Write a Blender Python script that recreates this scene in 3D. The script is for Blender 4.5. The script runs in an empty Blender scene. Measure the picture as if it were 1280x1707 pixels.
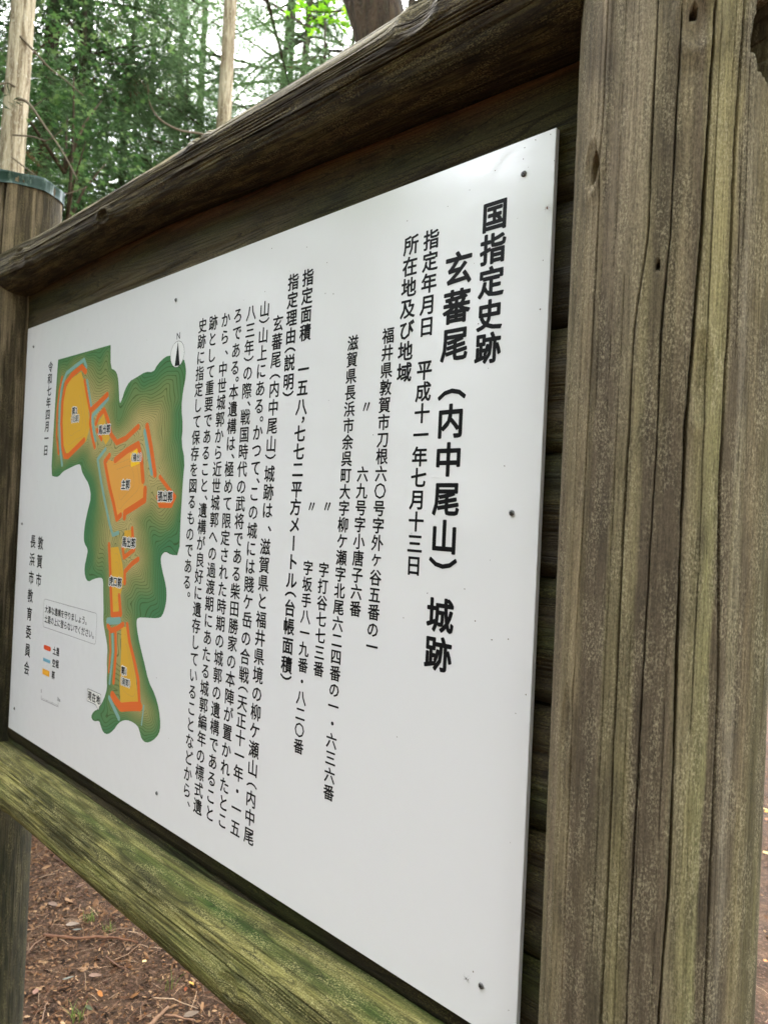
import bpy, bmesh, math, random
import numpy as np
from mathutils import Vector, Matrix, geometry
SC = bpy.context.scene
COL = SC.collection
Z0 = 1.07                                     # height of the panel's lower edge above the ground

# ---------------------------------------------------------------- camera
cam_data = bpy.data.cameras.new("camera")
cam = bpy.data.objects.new("camera", cam_data)
COL.objects.link(cam)
cam_data.sensor_fit = 'VERTICAL'
cam_data.sensor_height = 36.0
cam_data.lens = 25.603
cam_data.clip_start = 0.02
cam_data.clip_end = 600
R_ = Vector((0.72021989, 0.69222148, 0.04596447))
U_ = Vector((-0.02837266, -0.03680939, 0.99891945))
F_ = Vector((-0.69316542, 0.72074579, 0.00687069))
m = Matrix.Identity(4)
for i in range(3):
    m[i][0] = R_[i]; m[i][1] = U_[i]; m[i][2] = -F_[i]
m.translation = Vector((2.31019152, -0.82051636, 0.68274702 + Z0))
cam.matrix_world = m
cam_data.dof.use_dof = True
cam_data.dof.focus_distance = 1.2
cam_data.dof.aperture_fstop = 8.0
SC.camera = cam

# ---------------------------------------------------------------- sky, sun, exposure
world = bpy.data.worlds.new("World")
SC.world = world
world.use_nodes = True
wn = world.node_tree
bg = wn.nodes['Background']
sky = wn.nodes.new('ShaderNodeTexSky')
sky.sky_type = 'NISHITA'
sky.sun_disc = False
SUN_EL, SUN_AZ = math.radians(52), math.radians(288)
sky.sun_elevation = SUN_EL
sky.sun_rotation = SUN_AZ
sky.air_density = 1.0
sky.dust_density = 2.0
hs = wn.nodes.new('ShaderNodeHueSaturation')     # thin overcast: a pale sky
hs.inputs['Saturation'].default_value = 0.25
wn.links.new(sky.outputs[0], hs.inputs['Color'])
wn.links.new(hs.outputs[0], bg.inputs['Color'])
bg.inputs['Strength'].default_value = 0.15
sd = bpy.data.lights.new("sun", 'SUN')
sd.energy = 1.6
sd.angle = math.radians(18)
sd.color = (1.0, 0.97, 0.92)
sun = bpy.data.objects.new("sun", sd)
COL.objects.link(sun)
dirv = Vector((math.sin(SUN_AZ) * math.cos(SUN_EL), math.cos(SUN_AZ) * math.cos(SUN_EL), math.sin(SUN_EL)))
sun.rotation_euler = dirv.to_track_quat('Z', 'Y').to_euler()
sun.location = dirv * 40
SC.view_settings.view_transform = 'Standard'
SC.view_settings.look = 'None'
SC.view_settings.gamma = 1.0
SC.view_settings.exposure = 3.95
try:
    SC.cycles.max_bounces = 6; SC.cycles.diffuse_bounces = 4; SC.cycles.glossy_bounces = 3
    SC.cycles.transmission_bounces = 2; SC.cycles.use_denoising = True
except Exception:
    pass

# ---------------------------------------------------------------- measured shapes of the print on the panel, metres
LINES = [["国指定史跡",0.0445,0.003,[1.7078,1.7073,1.7068,1.7063,1.7058],[1.1087,1.0625,1.0163,0.9702,0.924]],["玄蕃尾（内中尾山）城跡",0.0515,0.003,[1.6477,1.6472,1.6466,1.6459,1.6455,1.6449,1.6443,1.6437,1.6433,1.6426,1.642],[1.047,0.9922,0.9374,0.8648,0.826,0.7702,0.7133,0.6584,0.6198,0.5445,0.4887]],["指定年月日",0.0315,0.0016,[1.5934,1.593,1.5925,1.5921,1.5917],[1.1016,1.0689,1.0363,1.0037,0.9711]],["平成十一年七月十三日",0.0315,0.0016,[1.5914,1.591,1.5906,1.5902,1.5898,1.5894,1.589,1.5886,1.5882,1.5878],[0.9056,0.8732,0.8407,0.8082,0.7758,0.7441,0.7111,0.6782,0.6452,0.6123]],["所在地及び地域",0.0315,0.0016,[1.5528,1.5524,1.552,1.5516,1.5512,1.5508,1.5505],[1.1023,1.0696,1.0369,1.0043,0.9716,0.9389,0.9062]],["福井県敦賀市刀根六〇号字外ケ谷五番の一",0.0268,0.0011,[1.5129,1.5126,1.5123,1.5121,1.5118,1.5116,1.5113,1.5111,1.5108,1.5106,1.5103,1.5101,1.5098,1.5096,1.5093,1.5091,1.5088,1.5085,1.5083],[0.9684,0.9411,0.9138,0.8865,0.8592,0.8319,0.8046,0.7779,0.7506,0.7234,0.6961,0.6689,0.6416,0.6144,0.5871,0.5599,0.5326,0.5053,0.4781]],["〃",0.0268,0.0011,[1.4714],[0.8593]],["六九号字小唐子六番",0.0268,0.0011,[1.4697,1.4694,1.4691,1.4688,1.4685,1.4682,1.4679,1.4676,1.4673],[0.7503,0.7232,0.696,0.6688,0.6417,0.6145,0.5873,0.5602,0.533]],["滋賀県長浜市余呉町大字柳ケ瀬字北尾六二四番の一・六三六番",0.0268,0.0011,[1.4327,1.4323,1.432,1.4317,1.4314,1.4311,1.4308,1.4305,1.4302,1.4299,1.4296,1.4293,1.429,1.4286,1.4283,1.428,1.4277,1.4274,1.4271,1.4268,1.4265,1.4262,1.4259,1.4256,1.4252,1.4249,1.4246,1.4243],[0.9673,0.94,0.9127,0.8854,0.8581,0.8308,0.8035,0.7762,0.7489,0.7216,0.6943,0.667,0.6398,0.6125,0.5852,0.5579,0.5306,0.5033,0.476,0.4487,0.4214,0.3941,0.3668,0.3383,0.3098,0.2812,0.2527,0.2242]],["〃",0.0268,0.0011,[1.3886],[0.6965]],["字打谷七七三番",0.0268,0.0011,[1.3868,1.3865,1.3862,1.3859,1.3857,1.3854,1.3851],[0.5888,0.5609,0.533,0.5051,0.4771,0.4492,0.4213]],["〃",0.0268,0.0011,[1.3479],[0.6956]],["字坂手八一九番・八二〇番",0.0268,0.0011,[1.3458,1.3455,1.3452,1.3449,1.3447,1.3444,1.3441,1.3438,1.3435,1.3432,1.3429,1.3426],[0.5888,0.5607,0.5327,0.5046,0.4765,0.4484,0.4204,0.3923,0.3642,0.3361,0.3081,0.28]],["指定面積",0.0315,0.0016,[1.309,1.3087,1.3084,1.3082],[1.1001,1.0676,1.035,1.0024]],["一五八，七七二平方メートル（台帳面積）",0.0315,0.0016,[1.3082,1.3077,1.3071,1.3067,1.3063,1.3058,1.3053,1.3048,1.3043,1.3038,1.3032,1.3027,1.3022,1.3018,1.3014,1.3009,1.3003,1.2998,1.2994],[0.9372,0.9047,0.8711,0.8473,0.8234,0.7915,0.7597,0.7248,0.6934,0.662,0.6291,0.5961,0.5632,0.5387,0.5143,0.4816,0.4476,0.4136,0.3914]],["指定理由（説明）",0.0315,0.0016,[1.2682,1.2681,1.268,1.2679,1.2678,1.2677,1.2676,1.2676],[1.0998,1.0672,1.0347,1.0022,0.9766,0.9535,0.9191,0.8972]],["玄蕃尾（内中尾山）城跡は、滋賀県と福井県境の柳ケ瀬山（内中尾",0.0325,0.0011,[1.2285,1.228,1.2275,1.227,1.2266,1.2261,1.2255,1.225,1.2246,1.2241,1.2236,1.223,1.2225,1.2219,1.2214,1.2209,1.2203,1.2198,1.2192,1.2187,1.2181,1.2176,1.217,1.2165,1.2159,1.2154,1.2149,1.2145,1.2139,1.2134],[1.0307,0.9972,0.9637,0.9326,0.9092,0.8754,0.8416,0.8079,0.7845,0.7527,0.719,0.6853,0.6516,0.6178,0.5843,0.5507,0.5172,0.483,0.4489,0.4148,0.3803,0.3458,0.3113,0.2769,0.2424,0.2079,0.1759,0.1505,0.1161,0.0818]],["山）山上にある。かつて、この城には賤ケ岳の合戦（天正十一年・一五",0.0325,0.0011,[1.1856,1.1852,1.1848,1.1842,1.1837,1.1832,1.1826,1.1822,1.1818,1.1813,1.1808,1.1804,1.18,1.1794,1.1789,1.1783,1.1778,1.1772,1.1767,1.1762,1.1756,1.1751,1.1745,1.1741,1.1737,1.1731,1.1726,1.1721,1.1715,1.171,1.1704,1.1699],[1.0644,1.0423,1.0147,0.9813,0.9479,0.9145,0.8812,0.8562,0.8313,0.7978,0.7642,0.74,0.7158,0.6808,0.6457,0.6118,0.5779,0.544,0.5106,0.4771,0.4422,0.4074,0.3725,0.3459,0.3193,0.2861,0.2529,0.2197,0.1858,0.1521,0.1184,0.082]],["八三年）の際、戦国時代の武将である柴田勝家の本陣が置かれたとこ",0.0325,0.0011,[1.1426,1.1421,1.1415,1.1412,1.1407,1.1402,1.1398,1.1394,1.1388,1.1383,1.1377,1.1372,1.1367,1.1361,1.1356,1.135,1.1345,1.1339,1.1334,1.1328,1.1323,1.1317,1.1312,1.1306,1.1301,1.1295,1.1289,1.1284,1.1278,1.1273,1.1267],[1.0644,1.0308,0.9972,0.9754,0.9483,0.9137,0.8883,0.8629,0.8294,0.796,0.7625,0.7291,0.6956,0.6618,0.628,0.5942,0.5604,0.5266,0.4928,0.459,0.4252,0.3909,0.3566,0.3222,0.2879,0.2536,0.2192,0.1849,0.1506,0.1166,0.0826]],["ろである。本遺構は、極めて限定された時期の城郭の遺構であること",0.0325,0.0011,[1.0989,1.0983,1.0978,1.0972,1.0968,1.0965,1.0959,1.0954,1.0948,1.0944,1.094,1.0935,1.0929,1.0924,1.0918,1.0913,1.0907,1.0902,1.0897,1.0891,1.0886,1.088,1.0875,1.0869,1.0864,1.0858,1.0853,1.0847,1.0842,1.0836,1.0831],[1.0659,1.0316,0.9974,0.9632,0.9394,0.9155,0.8816,0.8476,0.8137,0.7884,0.7632,0.7293,0.6954,0.6615,0.6276,0.5937,0.5598,0.5259,0.492,0.4581,0.4242,0.3901,0.3559,0.3218,0.2876,0.2535,0.2193,0.1851,0.151,0.1168,0.0827]],["から、中世城郭から近世城郭への過渡期にあたる城郭編年の標式遺",0.0325,0.0011,[1.057,1.0564,1.0558,1.0552,1.0546,1.054,1.0534,1.0528,1.0522,1.0516,1.051,1.0504,1.0497,1.0491,1.0485,1.0479,1.0473,1.0467,1.0461,1.0455,1.0448,1.0442,1.0436,1.043,1.0424,1.0418,1.0411,1.0405,1.0399,1.0393],[1.0644,1.0292,0.9969,0.9646,0.9311,0.8977,0.8642,0.8307,0.7972,0.7637,0.7298,0.6959,0.6619,0.628,0.5941,0.5602,0.5263,0.4924,0.4584,0.4245,0.3906,0.3564,0.3221,0.2879,0.2537,0.2194,0.1852,0.151,0.1167,0.0825]],["跡として重要であること、遺構が良好に遺存していることなどから、",0.0325,0.0011,[1.0122,1.0117,1.0112,1.0106,1.0101,1.0095,1.009,1.0085,1.0079,1.0074,1.0068,1.0064,1.006,1.0054,1.0049,1.0043,1.0038,1.0032,1.0027,1.0021,1.0016,1.001,1.0005,0.9999,0.9994,0.9988,0.9983,0.9977,0.9972,0.9966,0.9962],[1.0647,1.0313,0.998,0.9646,0.9312,0.8979,0.8645,0.8312,0.7978,0.7644,0.7311,0.7053,0.6795,0.6455,0.6115,0.5775,0.5435,0.5096,0.4756,0.4416,0.4076,0.3736,0.3397,0.3058,0.2719,0.2381,0.2042,0.1703,0.1364,0.1026,0.0771]],["史跡に指定して保存を図るものである。",0.0325,0.0011,[0.9723,0.9715,0.9707,0.9699,0.9691,0.9683,0.9675,0.9667,0.9659,0.9651,0.9642,0.9634,0.9626,0.9618,0.961,0.9602,0.9594,0.9588],[1.0653,1.0318,0.9983,0.9649,0.9314,0.8979,0.8644,0.8309,0.7974,0.7637,0.73,0.6963,0.6626,0.6288,0.5951,0.5614,0.5277,0.5024]],["令和七年四月一日",0.0325,0.0013,[0.1851,0.1844,0.1837,0.183,0.1823,0.1815,0.1808,0.1801],[1.0649,1.0311,0.9973,0.9635,0.9297,0.8958,0.862,0.8282]],["敦賀市",0.0405,0.0013,[0.1763,0.1755,0.1747],[0.5643,0.512,0.4596]],["長浜市教育委員会",0.0405,0.0013,[0.1202,0.12,0.1199,0.1198,0.1197,0.1196,0.1195,0.1193],[0.5656,0.5131,0.4607,0.4083,0.3559,0.3034,0.251,0.1986]]]
OUTLINE = [[0.2351,1.0794],[0.5538,1.0792],[0.5601,1.0197],[0.5846,1.0131],[0.6004,0.9977],[0.6083,0.9697],[0.6161,0.9264],[0.6281,0.9371],[0.6397,0.9592],[0.6618,0.9782],[0.6964,0.9842],[0.7373,0.9931],[0.7745,0.9881],[0.791,1.0037],[0.8248,1.0177],[0.8523,1.0172],[0.9031,1.0048],[0.9131,0.9865],[0.9163,0.9657],[0.9064,0.9323],[0.903,0.8982],[0.9132,0.8564],[0.9099,0.8223],[0.9275,0.7843],[0.9238,0.7401],[0.9215,0.6584],[0.924,0.5812],[0.8894,0.5794],[0.8653,0.5858],[0.849,0.5766],[0.8468,0.5642],[0.8556,0.5438],[0.8757,0.5108],[0.88,0.487],[0.8765,0.4659],[0.865,0.4436],[0.845,0.4365],[0.7957,0.4319],[0.7556,0.4271],[0.7516,0.4145],[0.7619,0.3868],[0.7772,0.3601],[0.7987,0.3277],[0.8201,0.2924],[0.8505,0.2702],[0.8703,0.2429],[0.8802,0.2106],[0.8755,0.1887],[0.8498,0.1679],[0.8212,0.1562],[0.8005,0.16],[0.7902,0.1754],[0.7796,0.1855],[0.7454,0.1886],[0.715,0.1836],[0.6887,0.1701],[0.6667,0.1481],[0.6396,0.1314],[0.6145,0.13],[0.5974,0.1453],[0.5905,0.1535],[0.5608,0.1448],[0.5438,0.1528],[0.558,0.1697],[0.5833,0.1803],[0.6102,0.2101],[0.6239,0.2398],[0.6194,0.2582],[0.6195,0.2813],[0.6146,0.3035],[0.6164,0.3347],[0.6023,0.3635],[0.5864,0.3924],[0.5848,0.4234],[0.5785,0.4658],[0.5752,0.4968],[0.5616,0.5015],[0.5225,0.4939],[0.4918,0.483],[0.4719,0.4954],[0.4664,0.5194],[0.4757,0.5446],[0.4827,0.5654],[0.4576,0.5805],[0.4535,0.6009],[0.4568,0.6298],[0.469,0.663],[0.4862,0.7],[0.4688,0.7325],[0.4435,0.749],[0.4225,0.7658],[0.4136,0.7847],[0.3865,0.783],[0.3475,0.7751],[0.3073,0.767],[0.2775,0.7519],[0.2506,0.7521],[0.2259,0.7567],[0.227,0.857],[0.2299,0.9684]]
RAM = [[[[0.2682,1.0271],[0.2546,0.9886],[0.2469,0.9361],[0.2511,0.8649],[0.2698,0.8157]],0.01],[[[0.4172,1.0268],[0.3914,1.0422],[0.3335,1.027],[0.2947,1.007],[0.2792,0.9602],[0.2791,0.8988],[0.2943,0.8325],[0.3108,0.8081],[0.3335,0.8075],[0.3767,0.8255],[0.4278,0.8468]],0.018],[[[0.413,1.0042],[0.434,0.9607],[0.4599,0.9133],[0.458,0.8888],[0.4737,0.8552],[0.4925,0.8259]],0.013],[[[0.4616,0.9235],[0.5012,0.9369],[0.5479,0.9553]],0.018],[[[0.4931,0.8868],[0.5048,0.9043],[0.5344,0.9185],[0.5591,0.891],[0.5801,0.8544],[0.6117,0.8336],[0.6557,0.8415],[0.7157,0.8669]],0.016],[[[0.529,0.8447],[0.4995,0.8702]],0.013],[[[0.757,0.8665],[0.7802,0.8164],[0.8041,0.7546]],0.018],[[[0.8258,0.7491],[0.8661,0.7228],[0.8943,0.7057],[0.8795,0.6864],[0.8318,0.6854],[0.8195,0.7047]],0.012],[[[0.6078,0.791],[0.6667,0.8125],[0.7198,0.8258],[0.7387,0.7883],[0.7509,0.7404]],0.018],[[[0.7623,0.7221],[0.7626,0.6966],[0.7189,0.681],[0.6698,0.6647],[0.6693,0.6534]],0.018],[[[0.5769,0.8035],[0.5527,0.7882],[0.5852,0.7249],[0.6104,0.6863],[0.6309,0.6482],[0.6503,0.6584]],0.016],[[[0.5975,0.5848],[0.6111,0.5195],[0.6177,0.4814],[0.6302,0.4174],[0.6744,0.4249],[0.662,0.4669]],0.015],[[[0.7103,0.6287],[0.7183,0.5956]],0.014],[[[0.6659,0.5848],[0.6766,0.559],[0.7251,0.581]],0.013],[[[0.6866,0.4996],[0.684,0.5257],[0.717,0.5471],[0.7462,0.5603]],0.014],[[[0.6124,0.3881],[0.6301,0.3791],[0.6619,0.3892],[0.6887,0.4023]],0.015],[[[0.6517,0.3859],[0.6595,0.3339],[0.6551,0.2592]],0.013],[[[0.6223,0.3741],[0.6312,0.3294],[0.6282,0.279]],0.007],[[[0.7081,0.405],[0.7236,0.3664],[0.7506,0.3267],[0.7733,0.2871],[0.7854,0.2246]],0.014],[[[0.7863,0.2302],[0.7496,0.2224],[0.6966,0.2092],[0.6715,0.2189],[0.6526,0.2283]],0.024]]
MOAT = [[[[0.4206,1.039],[0.4039,1.0597],[0.3463,1.0472],[0.2966,1.0352],[0.2735,1.009],[0.2615,0.9571],[0.2652,0.8996],[0.2784,0.833],[0.2969,0.7845]],0.011],[[[0.4294,1.0026],[0.4604,0.9338]],0.01],[[[0.5533,0.9449],[0.5199,0.9295],[0.4699,0.9065],[0.4812,0.8711],[0.4951,0.8441]],0.011],[[[0.5536,0.8199],[0.5121,0.795],[0.5411,0.7327],[0.5684,0.6815],[0.5947,0.6353],[0.6143,0.609],[0.6425,0.6161]],0.01],[[[0.7486,0.8541],[0.771,0.7985],[0.7894,0.7583]],0.014],[[[0.6112,0.3996],[0.668,0.409]],0.018],[[[0.6373,0.3743],[0.645,0.3316],[0.635,0.2534]],0.009],[[[0.637,0.2194],[0.6655,0.1988],[0.6899,0.1816]],0.012],[[[0.804,0.2358],[0.7975,0.1915]],0.005]]
ENC = [[[[0.3886,1.0235],[0.4173,0.9829],[0.4392,0.9312],[0.4523,0.8808],[0.4371,0.8485],[0.3814,0.8275],[0.3276,0.8142],[0.3033,0.8452],[0.2892,0.9201],[0.2931,0.9766],[0.3203,1.0089]],0],[[[0.5354,0.9084],[0.552,0.8755],[0.5723,0.8469],[0.5524,0.8319],[0.5331,0.8486],[0.5068,0.886]],0],[[[0.5784,0.7897],[0.6042,0.7853],[0.7206,0.8183],[0.7356,0.781],[0.7478,0.733],[0.7578,0.7075],[0.6726,0.6762],[0.6342,0.656],[0.6091,0.6979],[0.5836,0.7406],[0.5626,0.7762]],1],[[[0.8321,0.719],[0.8667,0.7158],[0.8912,0.7039],[0.8759,0.6898],[0.8348,0.6907]],1],[[[0.6742,0.6214],[0.7053,0.6247],[0.7114,0.6027],[0.675,0.5743]],0],[[[0.6096,0.5736],[0.6464,0.5778],[0.6706,0.5397],[0.6784,0.5026],[0.666,0.4674],[0.6615,0.4328],[0.6331,0.4293],[0.6177,0.4969]],0],[[[0.6819,0.3901],[0.7092,0.394],[0.7296,0.3452],[0.7575,0.2951],[0.7771,0.2337],[0.6953,0.222],[0.687,0.2634],[0.6873,0.3384]],0]]
TOWER = [[0.6833,0.8045],[0.7169,0.8166],[0.7318,0.781],[0.6904,0.7724]]
LABS = [["郭2",0.365,0.928,0.0401],["（北郭）",0.3654,0.9067,0.0481],["馬出郭",0.5414,0.8693,0.0651],["（櫓台）",0.7129,0.7955,0.0461],["主郭",0.6669,0.7317,0.0431],["張出郭",0.852,0.7058,0.0629],["馬出郭",0.6966,0.5955,0.0654],["虎口郭",0.6384,0.4977,0.0653],["郭1",0.7091,0.2955,0.037],["（南郭）",0.7115,0.271,0.0445]]
HL = [["大事な遺構を守りましょう。",[0.2294,0.3838],[0.5028,0.3844]],["土塁の上に登らないでください。",[0.2294,0.3571],[0.5466,0.3554]],["土塁",[0.2959,0.2788],[0.34,0.2799]],["空堀",[0.2957,0.2449],[0.3397,0.2474]],["郭",[0.2953,0.2123],[0.3186,0.2136]],["30m",[0.3382,0.1556],[0.3588,0.1565]],["0",[0.2286,0.1553],[0.2386,0.1564]]]
FRAME = [[0.2207,0.4095],[0.5492,0.4132],[0.5531,0.3365],[0.2214,0.3311]]
SW = [[[0.2341,0.2831],[0.2822,0.2854],[0.2815,0.273],[0.2344,0.2717]],[[0.2339,0.2485],[0.2831,0.2506],[0.2824,0.2392],[0.2341,0.2375]],[[0.233,0.2195],[0.2814,0.2207],[0.2816,0.2007],[0.2331,0.2009]]]
SCALE = [[0.2331,0.1464],[0.2348,0.1326],[0.3479,0.1355],[0.3466,0.1463]]
HERE = [[0.5198,0.2142],[0.5922,0.218],[0.5925,0.1909],[0.5182,0.1879],[0.5647,0.1897],[0.5853,0.1776],[0.5804,0.1906],[0.5563,0.2021]]
COMP = [[0.8767,1.0567],[0.8758,1.0168],[0.8733,1.0439],[0.8783,0.9893],[0.8485,1.0212],[0.9024,1.0125],[0.8762,1.0411],[0.8668,0.9913],[0.8881,0.9903]]
SCREWS = [[1.753,1.1529],[1.758,0.6961],[1.743,0.0587],[0.8592,1.1382],[0.8783,0.062],[0.0525,1.1394],[0.0318,0.6134],[0.0422,0.0654]]
SPECKS = [[1.6226,1.1435],[1.5426,1.142],[1.7459,1.0946],[1.6619,1.1567],[1.7889,1.0286],[1.6757,1.0484],[1.7088,0.8953],[1.7878,0.9643],[1.688,0.9603],[1.7433,0.7592],[1.7059,0.5447],[1.7261,0.6305],[1.5723,0.5317],[1.5806,0.6604],[1.6172,0.5739],[1.7355,0.5228],[1.7614,0.5277],[1.3584,1.1158],[1.3785,1.058],[1.3791,0.8766],[1.1991,1.1759],[1.1841,1.0976],[1.3021,1.1552],[1.3577,1.0627],[1.4894,0.8128],[1.7924,0.4602],[1.778,0.4326],[1.7875,0.048],[1.7289,0.071],[1.721,0.0562],[1.7427,0.7594],[1.7056,0.5446],[1.7344,0.5229],[1.769,1.1936],[1.7525,1.1885],[1.7511,1.1738],[1.7595,1.1598],[1.7052,1.1717],[1.7919,1.1935],[1.7992,1.1566],[1.1152,1.0935],[1.1844,1.0974],[0.9381,1.0491],[1.1223,0.9883],[0.8538,0.3075],[0.9157,0.1898]]
BUGS = [[1.7928,1.0955],[1.7189,0.057],[1.7288,0.0714]]
# ---------------------------------------------------------------- helpers
def lin(c, k=1.0):
    return tuple((((v / 255) / 12.92) if v / 255 < .04045 else (((v / 255) + .055) / 1.055) ** 2.4) * k for v in c)
def link(name, me, mat=None, parent=None, loc=(0, 0, 0)):
    o = bpy.data.objects.new(name, me)
    COL.objects.link(o)
    o.location = loc
    if mat is not None and me is not None and not me.materials:
        me.materials.append(mat)
    if parent is not None:
        o.parent = parent
    return o
def tag(o, label=None, cat=None, group=None, kind=None):
    for k, v in (('label', label), ('category', cat), ('group', group), ('kind', kind)):
        if v:
            o[k] = v
    return o
def np_mesh(name, verts, quads=None, tris=None, tint=None, smooth=False):
    """mesh from numpy arrays"""
    me = bpy.data.meshes.new(name)
    verts = np.asarray(verts, np.float32)
    parts, sizes = [], []
    if quads is not None and len(quads):
        parts.append(np.asarray(quads, np.int32).ravel()); sizes.append(np.full(len(quads), 4, np.int32))
    if tris is not None and len(tris):
        parts.append(np.asarray(tris, np.int32).ravel()); sizes.append(np.full(len(tris), 3, np.int32))
    loops = np.concatenate(parts); sz = np.concatenate(sizes)
    me.vertices.add(len(verts)); me.vertices.foreach_set('co', verts.ravel())
    me.loops.add(len(loops)); me.loops.foreach_set('vertex_index', loops)
    st = np.zeros(len(sz), np.int32); st[1:] = np.cumsum(sz)[:-1]
    me.polygons.add(len(sz)); me.polygons.foreach_set('loop_start', st)
    try:
        me.polygons.foreach_set('loop_total', sz)
    except Exception:
        pass
    me.update(calc_edges=True)
    me.validate()
    if smooth:
        me.polygons.foreach_set('use_smooth', np.ones(len(me.polygons), bool))
    if tint is not None:
        a = me.color_attributes.new('tint', 'FLOAT_COLOR', 'POINT')
        c = np.ones((len(verts), 4), np.float32); c[:, :3] = tint
        a.data.foreach_set('color', c.ravel())
    return me
def _h(ix, iy, seed):
    n = (ix.astype(np.int64) * 374761393 + iy.astype(np.int64) * 668265263 + seed * 1274126177) & 0xffffffff
    n = ((n ^ (n >> 13)) * 1274126177) & 0xffffffff
    return ((n ^ (n >> 16)) & 0xffff) / 65535.0
def vn(x, y, seed=0, px=None):
    """value noise 0..1; px = period in x"""
    xi = np.floor(x); yi = np.floor(y); fx = x - xi; fy = y - yi
    fx = fx * fx * (3 - 2 * fx); fy = fy * fy * (3 - 2 * fy)
    x1 = xi + 1
    if px:
        xi = np.mod(xi, px); x1 = np.mod(x1, px)
    a = _h(xi, yi, seed); b = _h(x1, yi, seed); c = _h(xi, yi + 1, seed); d = _h(x1, yi + 1, seed)
    return (a * (1 - fx) + b * fx) * (1 - fy) + (c * (1 - fx) + d * fx) * fy
def sstep(a, b, x):
    t = np.clip((x - a) / (b - a), 0, 1); return t * t * (3 - 2 * t)

# ---------------------------------------------------------------- materials
class NT:
    def __init__(self, name):
        self.m = bpy.data.materials.new(name); self.m.use_nodes = True
        self.t = self.m.node_tree; self.b = self.t.nodes['Principled BSDF']
        self.b.inputs['Specular IOR Level'].default_value = .3
    def n(self, ty, **kw):
        nd = self.t.nodes.new(ty)
        for k, v in kw.items():
            if k.startswith('i_'):
                key = k[2:]
                key = int(key) if key.isdigit() else key.replace('_', ' ')
                if hasattr(v, 'is_output') or isinstance(v, bpy.types.NodeSocket):
                    self.t.links.new(v, nd.inputs[key])
                else:
                    nd.inputs[key].default_value = v
            else:
                setattr(nd, k, v)
        return nd
    def math(self, op, a, b=None, c=None, clamp=False):
        nd = self.t.nodes.new('ShaderNodeMath'); nd.operation = op; nd.use_clamp = clamp
        for i, v in enumerate((a, b, c)):
            if v is None: continue
            if isinstance(v, bpy.types.NodeSocket): self.t.links.new(v, nd.inputs[i])
            else: nd.inputs[i].default_value = v
        return nd.outputs[0]
    def noise(self, vec, scale=1, detail=2, rough=.5, dist=0):
        nd = self.n('ShaderNodeTexNoise', i_Scale=scale, i_Detail=detail, i_Roughness=rough, i_Distortion=dist)
        self.t.links.new(vec, nd.inputs['Vector']); return nd.outputs[0]
    def vmul(self, vec, s):
        nd = self.t.nodes.new('ShaderNodeMapping'); nd.vector_type = 'POINT'
        self.t.links.new(vec, nd.inputs[0]); nd.inputs['Scale'].default_value = s; return nd.outputs[0]
    def ramp(self, fac, a, b):
        nd = self.t.nodes.new('ShaderNodeMapRange'); nd.interpolation_type = 'SMOOTHSTEP'
        self.t.links.new(fac, nd.inputs[0]); nd.inputs[1].default_value = a; nd.inputs[2].default_value = b
        return nd.outputs[0]
    def mix(self, fac, a, b, blend='MIX'):
        nd = self.t.nodes.new('ShaderNodeMix'); nd.data_type = 'RGBA'; nd.blend_type = blend
        for s, v in ((nd.inputs[0], fac), (nd.inputs[6], a), (nd.inputs[7], b)):
            if isinstance(v, bpy.types.NodeSocket): self.t.links.new(v, s)
            elif isinstance(v, tuple): s.default_value = (v + (1,))[:4]
            else: s.default_value = v
        return nd.outputs[2]
    def out(self, name, v):
        s = self.b.inputs[name]
        if isinstance(v, bpy.types.NodeSocket): self.t.links.new(v, s)
        elif isinstance(v, tuple): s.default_value = (v + (1,))[:4]
        else: s.default_value = v

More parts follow.
